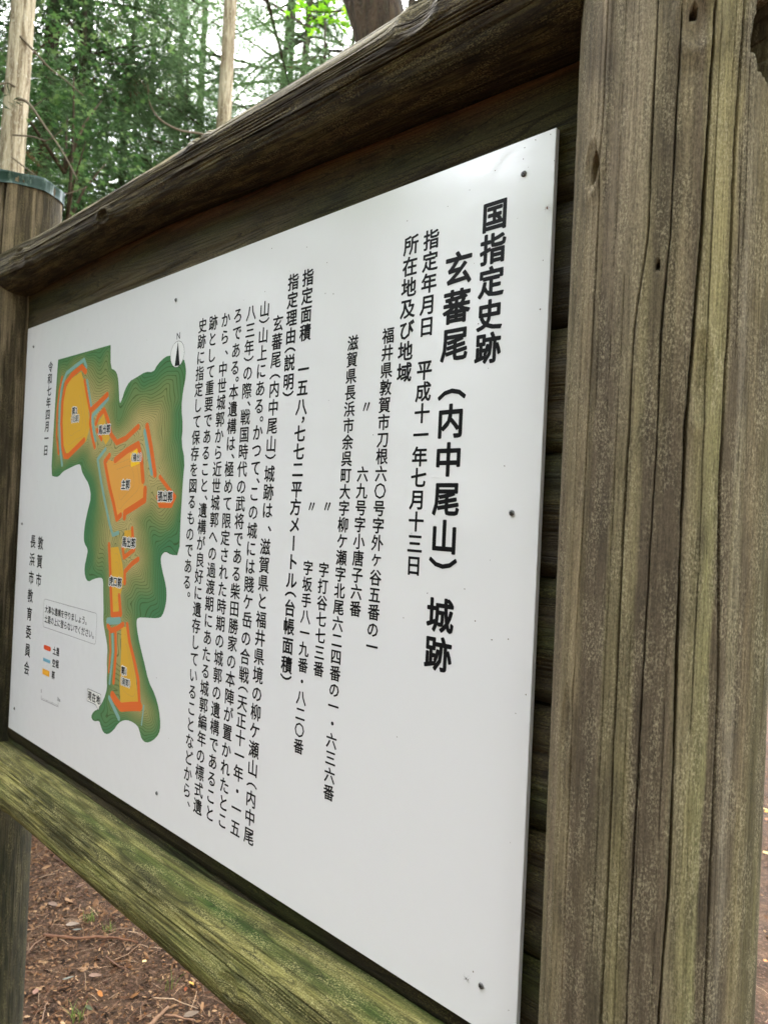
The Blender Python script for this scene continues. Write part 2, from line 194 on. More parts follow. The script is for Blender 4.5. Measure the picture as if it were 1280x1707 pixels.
def wood(name, fleck=(175, 160, 120), dark=(60, 50, 38), ring=0.0, fleck_amt=.5, tinted=True, base=(90, 75, 55), scale=1.0, bump=1.0, along='z', hair=1.0):
    """weathered timber: grain along one axis of the object, flecks of lichen, hairline checks, ring ridges"""
    w = NT(name)
    tc = w.n('ShaderNodeTexCoord').outputs['Object']
    oi = w.n('ShaderNodeObjectInfo').outputs['Random']
    ofs = w.n('ShaderNodeVectorMath', operation='ADD'); w.t.links.new(tc, ofs.inputs[0])
    cmb = w.n('ShaderNodeCombineXYZ'); 
    for k in range(3): w.t.links.new(w.math('MULTIPLY', oi, 7.3 + k), cmb.inputs[k])
    w.t.links.new(cmb.outputs[0], ofs.inputs[1]); co = ofs.outputs[0]
    S = (lambda a, l: (a * scale, a * scale, l * scale)) if along == 'z' else (lambda a, l: (l * scale, a * scale, a * scale))
    fine = w.noise(w.vmul(co, S(560, 12)), detail=4, rough=.7)
    mid = w.noise(w.vmul(co, S(110, 3)), detail=3, rough=.55, dist=.3)
    speck = w.noise(w.vmul(co, S(620, 300)), detail=3, rough=.7)
    patch = w.noise(w.vmul(co, S(22, 6)), detail=3, rough=.6)
    base_c = w.n('ShaderNodeVertexColor', layer_name='tint').outputs[0] if tinted else lin(base)
    v = w.math('ADD', w.math('MULTIPLY', fine, .6), w.math('MULTIPLY', mid, .3))
    v = w.math('ADD', v, w.math('MULTIPLY', speck, .7))      # ~0.8 mean
    v = w.math('ADD', w.math('MULTIPLY', v, 2.6), -1.08)
    v = w.math('MAXIMUM', v, .12)
    g = w.n('ShaderNodeCombineColor')
    for k in range(3): w.t.links.new(v, g.inputs[k])
    c = w.mix(1.0, base_c, g.outputs[0], 'MULTIPLY')
    # blotches of darker, wetter wood
    c = w.mix(w.math('MULTIPLY', w.ramp(patch, .5, .68), .5), c, lin(dark))
    # pale flecks of lichen where the patch noise lets them be
    fm = w.math('MULTIPLY', w.ramp(speck, .46, .68), w.math('MULTIPLY', w.ramp(w.noise(w.vmul(co, S(60, 14)), detail=3), .38, .66), fleck_amt))
    c = w.mix(fm, c, lin(fleck))
    dk = w.math('MULTIPLY', w.ramp(w.noise(w.vmul(co, S(500, 120)), detail=3, rough=.7), .5, .7), .4)
    c = w.mix(dk, c, lin(dark))
    # hairline checks: thin level lines of a stretched noise
    hn = w.noise(w.vmul(co, S(75, 1.1)), detail=1)
    hl = w.ramp(w.math('ABSOLUTE', w.math('SUBTRACT', hn, .5)), .012, .0)
    hn2 = w.noise(w.vmul(co, S(160, 2.5)), detail=1)
    hl2 = w.ramp(w.math('ABSOLUTE', w.math('SUBTRACT', hn2, .55)), .012, .0)
    hh = w.math('ADD', w.math('MULTIPLY', hl, .6 * hair), w.math('MULTIPLY', hl2, .3 * hair), clamp=True)
    c = w.mix(w.math('MULTIPLY', hh, .6), c, lin(dark, .5))
    height = w.math('ADD', w.math('MULTIPLY', fine, .6), w.math('MULTIPLY', mid, .7))
    height = w.math('ADD', height, w.math('MULTIPLY', speck, .45))
    height = w.math('SUBTRACT', height, w.math('MULTIPLY', hh, .8))
    if ring:
        rn = w.noise(w.vmul(co, S(15, .75)), detail=2, rough=.4, dist=.25)
        rr = w.math('FRACT', w.math('MULTIPLY', rn, 20.0))
        rl = w.ramp(rr, .0, .75)                      # saw-tooth ridges as summer wood stands proud
        edge = w.ramp(w.math('ABSOLUTE', w.math('SUBTRACT', rr, .03)), .09, .0)
        height = w.math('ADD', height, w.math('MULTIPLY', rl, 1.6 * ring))
        c = w.mix(w.math('MULTIPLY', edge, .75 * ring), c, lin(dark, .6))
    bp = w.n('ShaderNodeBump', i_Strength=1.0, i_Distance=.0022 * bump); w.t.links.new(height, bp.inputs['Height'])
    w.out('Base Color', c); w.out('Normal', bp.outputs[0]); w.out('Roughness', .82)
    w.b.inputs['Specular IOR Level'].default_value = .25
    return w.m

def plain(name, col, rough=.6, metal=0.0, spec=.3):
    w = NT(name); w.out('Base Color', tuple(col)); w.out('Roughness', rough); w.out('Metallic', metal)
    w.b.inputs['Specular IOR Level'].default_value = spec
    return w.m

M_POST = wood('weathered_post', fleck=(186, 174, 142), dark=(62, 54, 44), fleck_amt=.7, bump=1.0, hair=.6)
M_POST_FAR = wood('weathered_far_post', fleck=(160, 146, 98), dark=(44, 38, 24), fleck_amt=.4, bump=1.5)
M_RAIL_TOP = wood('shade_tinted_top_rail', fleck=(150, 136, 92), dark=(36, 29, 19), ring=.9, fleck_amt=.95, bump=2.0)
M_RAIL_LOW = wood('mossy_bottom_rail', fleck=(182, 172, 118), dark=(44, 44, 22), ring=.7, fleck_amt=1.0, bump=1.6, hair=.5)
M_PLANK = wood('dark_plank', fleck=(120, 112, 60), dark=(26, 22, 12), ring=.8, fleck_amt=.45, bump=1.8, along='x')

# ---------------------------------------------------------------- logs
def log_mesh(name, zs, th, rad, tint):
    """rad, tint: arrays [nz, nt]; th ascending over a full turn, z along the log"""
    nz, nt = rad.shape
    x = rad * np.cos(th)[None, :]; y = rad * np.sin(th)[None, :]; z = np.repeat(zs[:, None], nt, 1)
    v = np.stack([x, y, z], -1).reshape(-1, 3)
    i = np.arange(nz - 1)[:, None] * nt; j = np.arange(nt)[None, :]; j2 = (j + 1) % nt
    q = np.stack([i + j, i + j2, i + nt + j2, i + nt + j], -1).reshape(-1, 4)
    t = tint.reshape(-1, 3)
    c0 = np.array([[0, 0, zs[0]], [0, 0, zs[-1]]]); n0 = len(v)
    v = np.concatenate([v, c0]); t = np.concatenate([t, t[[0, -1]]])
    jj = np.arange(nt); j2 = (jj + 1) % nt; top = (nz - 1) * nt
    tr = np.concatenate([np.stack([j2, jj, np.full(nt, n0)], -1), np.stack([top + jj, top + j2, np.full(nt, n0 + 1)], -1)])
    return np_mesh(name, v, quads=q, tris=tr, tint=t, smooth=True)
def ang_grid(fine_lo, fine_hi, dfine, dcoarse):
    """angles (deg) covering a turn, fine between lo and hi"""
    a = np.arange(fine_lo, fine_hi, dfine); b = np.arange(fine_hi, fine_lo + 360, dcoarse)
    return np.radians(np.concatenate([a, b]))
def dang(a, b):
    return (a - b + 180) % 360 - 180
def bands(T, stops):
    """piecewise linear colour over angle in degrees; stops in -180..180"""
    s = sorted(stops); xs = np.array([a for a, _ in s]); cs = np.array([lin(c) for _, c in s])
    return np.stack([np.interp(T, xs, cs[:, k]) for k in range(3)], -1)
def crack(rad, col, T, Z, pts, width, depth, seed, r0, z_lo=-9, z_hi=9):
    """a check in the wood: V groove following pts [(z, deg)]; width and depth in metres"""
    zs = np.array([p[0] for p in pts]); an = np.array([p[1] for p in pts]); o = np.argsort(zs)
    c = np.interp(Z, zs[o], an[o]) + (vn(Z * 9, Z * 0 + seed, seed) - .5) * .7 + (vn(Z * 60, Z * 0, seed + 5) - .5) * .22
    d = np.abs(dang(T, c)) * np.pi / 180 * r0
    w = width * (.55 + .9 * vn(Z * 9, Z * 0 + 3, seed + 1)) * sstep(z_lo, z_lo + .12, Z) * (1 - sstep(z_hi - .12, z_hi, Z))
    k = np.clip(1 - d / np.maximum(w, 1e-6), 0, 1) * (w > 2e-4)
    rad -= depth * np.sqrt(k)
    rad += .0008 * np.exp(-((d - w) / .004) ** 2) * (w > 4e-4)
    col *= (1 - .55 * np.sqrt(k))[..., None]
def knot(rad, col, T, Z, z0, a0, rz, rt, r0, seed=0, depth=.004, dark=(70, 60, 45), amt=.6):
    dz = (Z - z0) / rz; dt = dang(T, a0) * np.pi / 180 * r0 / rt
    d = np.sqrt(dz * dz + dt * dt)
    rad += depth * np.exp(-((d - 1) / .35) ** 2) + .0006 * np.sin(d * 14) * np.exp(-d * .9)
    k = np.exp(-(d / .9) ** 2)
    rad -= depth * .8 * k
    kk = (amt * np.clip(1.4 - d, 0, 1) * (.6 + .4 * np.sin(d * 16)))[..., None]
    col[:] = col * (1 - kk) + np.array(lin(dark)) * kk
def hole(rad, col, T, Z, z0, a0, rz, rt, r0, depth, seed=0):
    dz = (Z - z0) / rz; dt = dang(T, a0) * np.pi / 180 * r0 / rt
    d = np.sqrt(dz * dz + dt * dt) + .35 * (vn(T * .6 + 9, Z * 60, seed) - .5) + .25 * (vn(T * .15, Z * 14, seed + 4) - .5)
    k = sstep(1.05, .75, d)
    rad -= depth * k
    col *= (1 - .93 * k)[..., None]

XN, YN, RN = 1.954, .020, .1166          # near post axis and radius; the far post mirrors it
XF = 1.8 - XN

def near_post():
    zs = np.unique(np.concatenate([np.arange(-.35, Z0 - .1, .02), np.arange(Z0 - .1, Z0 + 1.45, .0045), np.arange(Z0 + 1.45, Z0 + 1.78, .02)]))
    th = ang_grid(-150, 5, .36, 3.0); nt = len(th)
    Td = np.degrees(th); T = np.repeat(dang(Td, 0)[None, :], len(zs), 0); Z = np.repeat((zs - Z0)[:, None], nt, 1)
    wob = (vn(T * .08, Z * 2.2, 3) - .5) * 5 + (vn(T * .4, Z * 16, 4) - .5) * 2.2 + (vn(T * 1.6, Z * 60, 5) - .5) * 1.2
    st = [(-180, (92, 82, 62)), (-135, (118, 104, 84)), (-120, (150, 132, 108)), (-112.5, (158, 138, 114)), (-111, (150, 132, 108)), (-109, (92, 79, 66)), (-97, (100, 88, 74)),
          (-91, (128, 117, 94)), (-86, (142, 130, 102)), (-80, (152, 142, 104)), (-77, (104, 92, 78)), (-66, (98, 86, 74)), (-58.5, (112, 99, 83)), (-56.5, (138, 127, 101)),
          (-51, (142, 134, 98)), (-45, (156, 152, 104)), (-42, (148, 144, 100)), (-40, (90, 79, 64)), (-33, (92, 82, 68)), (-29.5, (142, 133, 118)), (-27, (98, 88, 72)), (-21, (118, 104, 80)),
          (-10, (88, 84, 54)), (30, (82, 78, 52)), (179, (92, 82, 62))]
    c = bands(np.clip(T + wob, -179, 178), st)
    up = [(-180, (92, 82, 62)), (-130, (138, 124, 98)), (-117, (165, 148, 122)), (-110, (160, 142, 118)), (-107, (118, 104, 86)), (-99, (132, 118, 98)), (-93, (170, 154, 128)), (-84, (175, 160, 132)), (-80.5, (150, 136, 112)),
          (-77, (104, 92, 76)), (-68, (122, 108, 88)), (-64, (150, 136, 106)), (-57, (118, 104, 88)), (-54, (160, 148, 108)), (-46, (172, 162, 112)), (-39, (150, 138, 96)), (-36, (112, 102, 78)),
          (-29, (130, 120, 96)), (-20, (120, 108, 78)), (-5, (92, 86, 56)), (179, (92, 82, 62))]
    c2 = bands(np.clip(T + wob * 1.2, -179, 178), up)
    k = sstep(.75, 1.08, Z + (vn(T * .12, Z * 3, 8) - .5) * .35)[..., None]
    c = c * (1 - k) + c2 * k
    # greenish lichen, thicker below
    gm = (sstep(.52, .72, vn(T * .1, Z * 3.2, 17)) * .35 * (1 - sstep(.3, 1.2, Z) * .5))[..., None]
    c = c * (1 - gm) + np.array(lin((128, 122, 74))) * gm
    c *= (.9 + .3 * vn(T * .5, Z * 7, 21))[..., None]
    # long narrow streaks
    s1 = vn(T * 1.4 + (vn(T * .1, Z * 3, 31) - .5) * 2, Z * 1.6, 22)
    c *= (.94 + .12 * s1)[..., None]
    g = c.mean(-1, keepdims=True); c[:] = g + (c - g) * .8; mc_ = np.array(lin((116, 104, 84))); c[:] = c * .72 + mc_ * .28
    g = c.mean(-1, keepdims=True); c[:] = (g + (c - g) * 1.12) * np.array([.84, .82, .76])
    r = np.full(T.shape, RN)
    r += .0022 * (vn((T + 180) / 24, Z * 1.3, 41, px=15) - .5) + .0012 * (vn((T + 180) / 6, Z * 3.0, 42, px=60) - .5)
    r += .0005 * (vn(T * 1.4, Z * 3, 43) - .5) + .0004 * (vn(T * 3, Z * 120, 44) - .5)
    knot(r, c, T, Z, 1.206, -61, .034, .020, RN, depth=.004, dark=(98, 84, 66), amt=.6)
    knot(r, c, T, Z, .838, -52.7, .050, .014, RN, depth=.0025, dark=(110, 104, 66), amt=.45)
    knot(r, c, T, Z, 1.085, -116.5, .032, .013, RN, depth=.003, dark=(120, 104, 82), amt=.35)
    knot(r, c, T, Z, .46, -117, .05, .010, RN, depth=.002, dark=(70, 58, 44), amt=.5)
    cracks = [([(1.7, -53), (1.223, -53.3), (.979, -54.7), (.826, -57.5), (.795, -58.4), (.521, -57.7), (.31, -57.1), (.184, -58.8), (-1, -60)], .0013, .012),
              ([(1.7, -79), (1.235, -80), (.983, -80.2), (.891, -84.8), (.733, -85.7), (.357, -85.7), (.165, -86.2), (-1, -88)], .0011, .007),
              ([(1.178, -68.7), (.98, -69.6), (.888, -71.5), (.734, -71.8), (.548, -73.2), (.175, -73.9), (-1, -75)], .0010, .007),
              ([(.894, -40.4), (.736, -41.2), (.554, -37.6), (.372, -36.8), (.187, -37.3), (-1, -38)], .0011, .006),
              ([(1.7, -109), (1.224, -109.3), (1.065, -109.9), (.866, -110.8), (.534, -113), (.135, -111.6), (-1, -111)], .0009, .005),
              ([(1.5, -38), (1.225, -38.3), (1.071, -40.6), (.919, -40.3)], .0012, .007)]
    for n, (p, w, d) in enumerate(cracks):
        crack(r, c, T, Z, p, w, d, 60 + n * 7, RN, z_lo=min(a for a, _ in p) - .1, z_hi=max(a for a, _ in p) + .1)
    rng = random.Random(5)
    for n in range(22):                                   # many short fine checks
        a = rng.uniform(-135, 0); z = rng.uniform(-.1, 1.3); l = rng.uniform(.15, .6)
        crack(r, c, T, Z, [(z - l, a + rng.uniform(-1.5, 1.5)), (z + l, a + rng.uniform(-1.5, 1.5))], rng.uniform(.0003, .0006), .0018, 200 + n, RN, z_lo=z - l, z_hi=z + l)
    hole(r, c, T, Z, 1.083, -115.5, .0165, .0085, RN, .035, 2)
    hole(r, c, T, Z, 1.212, -63, .006, .004, RN, .02, 3)
    hole(r, c, T, Z, 1.195, -21, .050, .024, RN, .10, 7)
    hole(r, c, T, Z, .955, -74.5, .004, .003, RN, .006, 5)
    c[:] = np.clip(c, .004, 1)
    return log_mesh('near_post', zs, th, r, c)

def far_post():
    zs = np.unique(np.concatenate([np.arange(-.35, Z0 - .5, .03), np.arange(Z0 - .5, Z0 + 1.675, .008)]))
    th = ang_grid(-120, 40, .7, 4.0); Td = np.degrees(th)
    T = np.repeat(dang(Td, 0)[None, :], len(zs), 0); Z = np.repeat((zs - Z0)[:, None], len(th), 1)
    a = vn(T * .09, Z * 4, 3); b = vn(T * .4, Z * 12, 4)
    A = np.array(lin((84, 73, 54))); B = np.array(lin((150, 132, 104))); G = np.array(lin((50, 50, 26)))
    k = (sstep(.45, .7, a * .6 + b * .4))[..., None]
    c = A * (1 - k) + B * k * 1.05
    g = (sstep(.55, .25, Z + (a - .5) * .3) * .75 + sstep(.55, .8, b) * .2)[..., None]
    c = c * (1 - g) + G * g
    c *= (.7 + .6 * vn(T * 1.0, Z * 5, 9))[..., None]
    r = np.full(T.shape, RN - .001) + .003 * (vn((T + 180) / 24, Z * 1.5, 11, px=15) - .5) + .0016 * (vn(T * .5, Z * 8, 12) - .5)
    knot(r, c, T, Z, 1.615, -77, .026, .020, RN, depth=.006, dark=(92, 78, 60), amt=.7)
    crack(r, c, T, Z, [(1.72, -44), (1.5, -46), (1.3, -47), (.2, -50)], .0050, .035, 71, RN, z_lo=.6, z_hi=2.2)
    for n, an in enumerate((-100, -88, -70, -60, -35, -22, -10, 5, 20)):
        crack(r, c, T, Z, [(-1, an), (1.7, an + 3)], .0012, .006, 80 + n, RN, z_lo=-1 + n * .1, z_hi=1.5 - (n % 3) * .3)
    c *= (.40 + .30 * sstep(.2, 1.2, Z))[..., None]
    c[:] = np.clip(c, .003, 1)
    return log_mesh('far_post', zs, th, r, c)

def rail(top):
    xs = np.concatenate([np.arange(-.20, 1.86, .006)])
    th = ang_grid(-200, 20, .8, 4.0); Td = np.degrees(th)
    T = np.repeat(dang(Td, 0)[None, :], len(xs), 0); Z = np.repeat(xs[:, None], len(th), 1)
    if top:
        px, pr, pz = [-.2, 0, .2, .37, .68, .95, 1.17, 1.34, 1.5, 1.65, 1.85], [.072, .069, .062, .0585, .056, .058, .063, .066, .069, .073, .078], [1.376, 1.376, 1.3765, 1.378, 1.383, 1.382, 1.3755, 1.372, 1.371, 1.370, 1.370]
    else:
        px, pr, pz = [-.2, .16, .37, .69, .9, 1.08, 1.28, 1.5, 1.85], [.074, .074, .0735, .0728, .0732, .075, .0795, .083, .086], [-.126, -.126, -.127, -.1275, -.1275, -.1255, -.121, -.118, -.115]
    r0 = np.interp(Z, px, pr); off = np.interp(xs, px, pz)
    r = r0.copy()
    ang = np.abs(T)                        # 180 = top, 0 = bottom
    a = vn(T * .05, Z * 5, 3 + top); b = vn(T * .25, Z * 9, 4 + top); s = vn(T * .6 + a * 6, Z * 3, 6)
    if top:
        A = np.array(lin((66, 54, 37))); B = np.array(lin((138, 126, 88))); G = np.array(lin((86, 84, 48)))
        k = (sstep(95, 150, ang + (b - .5) * 50))[..., None]  # olive lichen above; the darker underside has its shade put into the tint
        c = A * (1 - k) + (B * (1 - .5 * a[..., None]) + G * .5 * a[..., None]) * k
        mt_ = (sstep(.45, .75, vn(T * .12, Z * 14, 61) * .6 + vn(T * .5, Z * 40, 62) * .4) * .6)[..., None]; c = c * (1 - mt_) + np.array(lin((112, 100, 62))) * mt_
        md_ = (sstep(.5, .8, vn(T * .07, Z * 6, 63)) * .5)[..., None]; c = c * (1 - md_)  + np.array(lin((44, 36, 22))) * md_
        kn = [(.12, -82, .040, .030), (1.02, -128, .030, .022), (1.62, -105, .042, .032), (.62, -70, .03, .018)]
        crs = [([(-.2, -150), (.5, -146), (1.2, -140), (1.85, -142)], .0022, .012), ([(-.2, -165), (.7, -160), (1.85, -165)], .0012, .006), ([(-.2, -120), (.5, -112), (.9, -118)], .0015, .007),
               ([(.9, -104), (1.85, -98)], .0012, .005), ([(.4, -132), (1.85, -126)], .0010, .005), ([(1.0, -152), (1.85, -150)], .0012, .006), ([(.0, -88), (1.1, -84)], .0012, .005), ([(.9, -74), (1.85, -66)], .0014, .005)]
        for q in range(7):
            crs.append(([(q * .2, -176 + q * 3), (.9 + q * .2, -172 + q * 3.2)], .0009, .004))
    else:
        A = np.array(lin((84, 80, 42))); B = np.array(lin((142, 134, 76))); G = np.array(lin((78, 90, 40)))
        k = sstep(.4, .7, a * .5 + b * .5)[..., None]
        c = A * (1 - k) + B * k
        g = (np.exp(-((ang - 158) / 12) ** 2) * sstep(.2, .8, Z) * .8 + sstep(.6, .8, a) * .4)[..., None]
        c = c * (1 - g) + G * g
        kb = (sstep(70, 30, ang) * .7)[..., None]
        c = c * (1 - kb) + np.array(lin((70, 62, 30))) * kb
        kn = [(.42, -120, .02, .012), (1.30, -95, .03, .02), (.15, -70, .05, .03)]
        crs = [([(.1, -118), (.7, -108), (1.4, -112)], .0013, .005), ([(-.1, -100), (.9, -88)], .0010, .004), ([(.5, -75), (1.85, -60)], .0012, .004), ([(.6, -132), (1.85, -128)], .0009, .004)]
        for q in range(12):
            crs.append(([(q * .11, -140 + q * 8), (.55 + q * .12, -136 + q * 8)], .0009, .0035))
    c *= (.72 + .5 * s)[..., None]
    r += .003 * (vn((T + 180) / 24, Z * 2.5, 11 + top, px=15) - .5) + .0014 * (vn(T * .4, Z * 8, 12) - .5)
    for z0, a0, rz, rt in kn:
        knot(r, c, T, Z, z0, a0, rz, rt, .07, depth=.005, dark=(70, 56, 34) if top else (84, 78, 36), amt=.35)
    for n, (p, w, d) in enumerate(crs):
        crack(r, c, T, Z, p, w, d, 300 + n * 3 + top * 50, .07, z_lo=min(q[0] for q in p), z_hi=max(q[0] for q in p))
    if top:
        hole(r, c, T, Z, .93, -149, .045, .004, .06, .012, 3)
    c[:] = np.clip(c, .003, 1)
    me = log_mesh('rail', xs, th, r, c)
    # bend the axis: local x = -height offset
    co = np.empty(len(me.vertices) * 3, np.float32); me.vertices.foreach_get('co', co); co = co.reshape(-1, 3)
    co[:, 0] -= np.interp(co[:, 2], px, pz); me.vertices.foreach_set('co', co.ravel()); me.update()
    return me

board = bpy.data.objects.new('notice_board', None); COL.objects.link(board)
board.location = (.9, YN, 0)
tag(board, 'log framed notice board with a big white printed panel on dark planks', 'notice board')
OFF = Vector((-.9, -YN, 0))
def bpart(name, me, mat, loc=(0, 0, 0), rot=None, parent=None):
    o = link(name, me, mat, board if parent is None else parent)
    o.location = Vector(loc) + (OFF if parent is None else Vector())
    if rot: o.rotation_euler = rot
    return o
p_near = bpart('post', near_post(), M_POST, (XN, YN, 0)); p_near['label'] = 'near thick weathered grey brown log post with long cracks and a yellow green streak'
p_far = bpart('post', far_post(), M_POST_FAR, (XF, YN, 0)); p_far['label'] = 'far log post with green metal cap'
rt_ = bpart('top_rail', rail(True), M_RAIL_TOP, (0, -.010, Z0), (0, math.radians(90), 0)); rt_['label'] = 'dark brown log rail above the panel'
rb_ = bpart('bottom_rail', rail(False), M_RAIL_LOW, (0, -.010, Z0), (0, math.radians(90), 0)); rb_['label'] = 'mossy green log rail below the panel'

# ---- cap of green sheet on the far post, same on the near one
def cap_mesh():
    n = 96; rng = np.random.default_rng(4)
    a = np.linspace(0, 2 * math.pi, n, endpoint=False)
    wav = .0016 * np.sin(a * 5 + 1) + .0012 * np.sin(a * 9) + .0010 * rng.standard_normal(n)
    R = RN + .004
    rows = [(R - .003 + wav * .6, .001 + 0 * a), (R + wav, .0 + .0010 * np.sin(a * 7)), (R - .0012 + wav * 1.2, .002 + 0 * a), (R - .0014 + wav * 1.8, .014 + .002 * np.sin(a * 4)),
            (R - .0010 + wav * 1.5, .030 + .0022 * np.sin(a * 6)), (R + .0004 + wav, .0375 + .0025 * np.sin(a * 6 + 1)), (R - .004, .0385 + .0025 * np.sin(a * 6 + 1)), (R * .6, .041 + 0 * a), (R * .05, .043 + 0 * a)]
    v = np.concatenate([np.stack([r * np.cos(a), r * np.sin(a), z], -1) for r, z in rows]); q = []
    for k in range(len(rows) - 1):
        for j in range(n):
            q.append((k * n + j, k * n + (j + 1) % n, (k + 1) * n + (j + 1) % n, (k + 1) * n + j))
    v = np.concatenate([v, [[0, 0, .043]]]); t = [((len(rows) - 1) * n + j, (len(rows) - 1) * n + (j + 1) % n, len(v) - 1) for j in range(n)]
    return np_mesh('cap', v, quads=q, tris=t, smooth=True)
w = NT('green_cap_metal'); tc = w.n('ShaderNodeTexCoord').outputs['Object']
nz = w.noise(w.vmul(tc, (60, 60, 30)), detail=4, rough=.65)
w.out('Base Color', w.mix(w.ramp(nz, .5, .72), lin((34, 58, 48)), lin((96, 112, 98)))); w.out('Roughness', .45)
bp = w.n('ShaderNodeBump', i_Strength=.6, i_Distance=.002); w.t.links.new(w.noise(w.vmul(tc, (25, 25, 25)), detail=3), bp.inputs['Height']); w.out('Normal', bp.outputs[0])
M_CAP = w.m
cm = cap_mesh()
bpart('cap', cm, M_CAP, (0, 0, Z0 + 1.640), parent=p_far)
bpart('cap', cm, M_CAP, (0, 0, Z0 + 1.735), parent=p_near)

# ---- planks: one object each
rng = random.Random(11)
edges = [-.205, -.045, .12, .285, .449, .614, .778, .941, 1.108, 1.312, 1.44]
for k in range(len(edges) - 1):
    lo, hi = edges[k] + .0022, edges[k + 1] - .0022
    nx, nzz = 60, 10
    X = np.linspace(-.045, 1.846, nx); Zs = np.linspace(lo, hi, nzz)
    bev = np.interp(Zs, [lo, lo + .006, hi - .006, hi], [.006, 0, 0, .006])
    gx, gz = np.meshgrid(X, Zs); base_y = .010 + rng.uniform(0, .0025)
    gy = base_y + bev[:, None] + .003 * (vn(gx * 2.1 + k * 7, gz * 20, k) - .5) * np.linspace(.4, 1, nzz)[:, None]
    fr = np.stack([gx, gy, gz + Z0 + .0016 * (vn(gx * 5, gz * 0 + k, 90 + k) - .5)], -1).reshape(-1, 3)
    if k == 8: fr[:, 2] += (gz.ravel() - lo) / (hi - lo) * np.interp(fr[:, 0], [0, .7, 1.3, 1.8], [.024, .022, -.002, -.022])
    if k == 9: fr[:, 2] += (hi - gz.ravel()) / (hi - lo) * (np.interp(fr[:, 0], [0, .7, 1.3, 1.8], [.024, .022, -.002, -.022]) + .004)
    bk = fr.copy(); bk[:, 1] = base_y + .026 + (k % 2) * .005; bk[:, 2] += np.sign(gz.ravel() - (lo + hi) / 2) * .006
    v = np.concatenate([fr, bk]); q = []
    N = nx * nzz; id_ = lambda i, j: j * nx + i
    for j in range(nzz - 1):
        for i in range(nx - 1):
            q.append((id_(i, j), id_(i + 1, j), id_(i + 1, j + 1), id_(i, j + 1)))
    for i in range(nx - 1):
        q.append((id_(i + 1, 0), id_(i, 0), N + id_(i, 0), N + id_(i + 1, 0)))
        q.append((id_(i, nzz - 1), id_(i + 1, nzz - 1), N + id_(i + 1, nzz - 1), N + id_(i, nzz - 1)))
    q.append((N, N + nx - 1, N + N - 1, N + N - nx)); q[-1] = q[-1][::-1]
    low = 1 - k / 10
    A = np.array(lin((50, 42, 27))); G = np.array(lin((50, 52, 23))); Bc = np.array(lin((76, 65, 43)))
    n1 = vn(v[:, 0] * 6, v[:, 2] * 30, 5 + k); n2 = vn(v[:, 0] * 2, v[:, 2] * 14, 7 + k)
    gk = np.clip(sstep(.35, .7, n1) * (.35 + .7 * low), 0, 1)[:, None]
    c = A * (1 - gk) + G * gk
    if k == 8:
        tk = np.concatenate([sstep(hi - .03, hi - .008, gz.ravel())] * 2)[:, None] * .6  # reddish top edge: its lit look is put into the tint
        c = c * (1 - tk) + np.array(lin((110, 62, 34))) * tk
    bk_ = (sstep(.5, .8, n2) * .5)[:, None]; c = c * (1 - bk_) + Bc * bk_
    me = np_mesh('plank', v, quads=q, tint=np.clip(c * rng.uniform(.85, 1.2) * (1.5 if k > 7 else 1.1), .003, 1), smooth=False)
    bpart('plank', me, M_PLANK)

# ---- the white panel
w = NT('white_panel'); tc = w.n('ShaderNodeTexCoord').outputs['Object']
w.out('Base Color', (.82, .815, .825)); w.out('Roughness', .06); w.b.inputs['Specular IOR Level'].default_value = .7; w.out('Coat Weight', 1.0); w.out('Coat Roughness', .03)
bp = w.n('ShaderNodeBump', i_Strength=1.0, i_Distance=.00012)
w.t.links.new(w.math('ADD', w.noise(w.vmul(tc, (520, 520, 520)), detail=1), w.math('MULTIPLY', w.noise(w.vmul(tc, (26, 26, 26)), detail=1), 3.0)), bp.inputs['Height'])
w.out('Normal', bp.outputs[0]); w.out('Coat Normal', bp.outputs[0])
M_PANEL = w.m
M_EDGE = plain('panel_edge', (.72, .73, .75), .45, 0, .4)
def box_mesh(name, x0, x1, y0, y1, z0, z1, bevel=0):
    bm = bmesh.new(); bmesh.ops.create_cube(bm, size=1)
    for v in bm.verts:
        v.co = Vector((x0 if v.co.x < 0 else x1, y0 if v.co.y < 0 else y1, z0 if v.co.z < 0 else z1))
    if bevel: bmesh.ops.bevel(bm, geom=bm.edges[:], offset=bevel, segments=2, affect='EDGES')
    me = bpy.data.meshes.new(name); bm.to_mesh(me); bm.free(); return me
me = box_mesh('panel', 0, 1.8, 0, .0085, Z0, Z0 + 1.2, .0006)
me.materials.append(M_PANEL); me.materials.append(M_EDGE)
for p in me.polygons:
    if abs(p.normal.y) < .5: p.material_index = 1
panel = bpart('panel', me, None); panel['label'] = 'glossy white panel printed with black Japanese text and a coloured map'
PY = -.0004
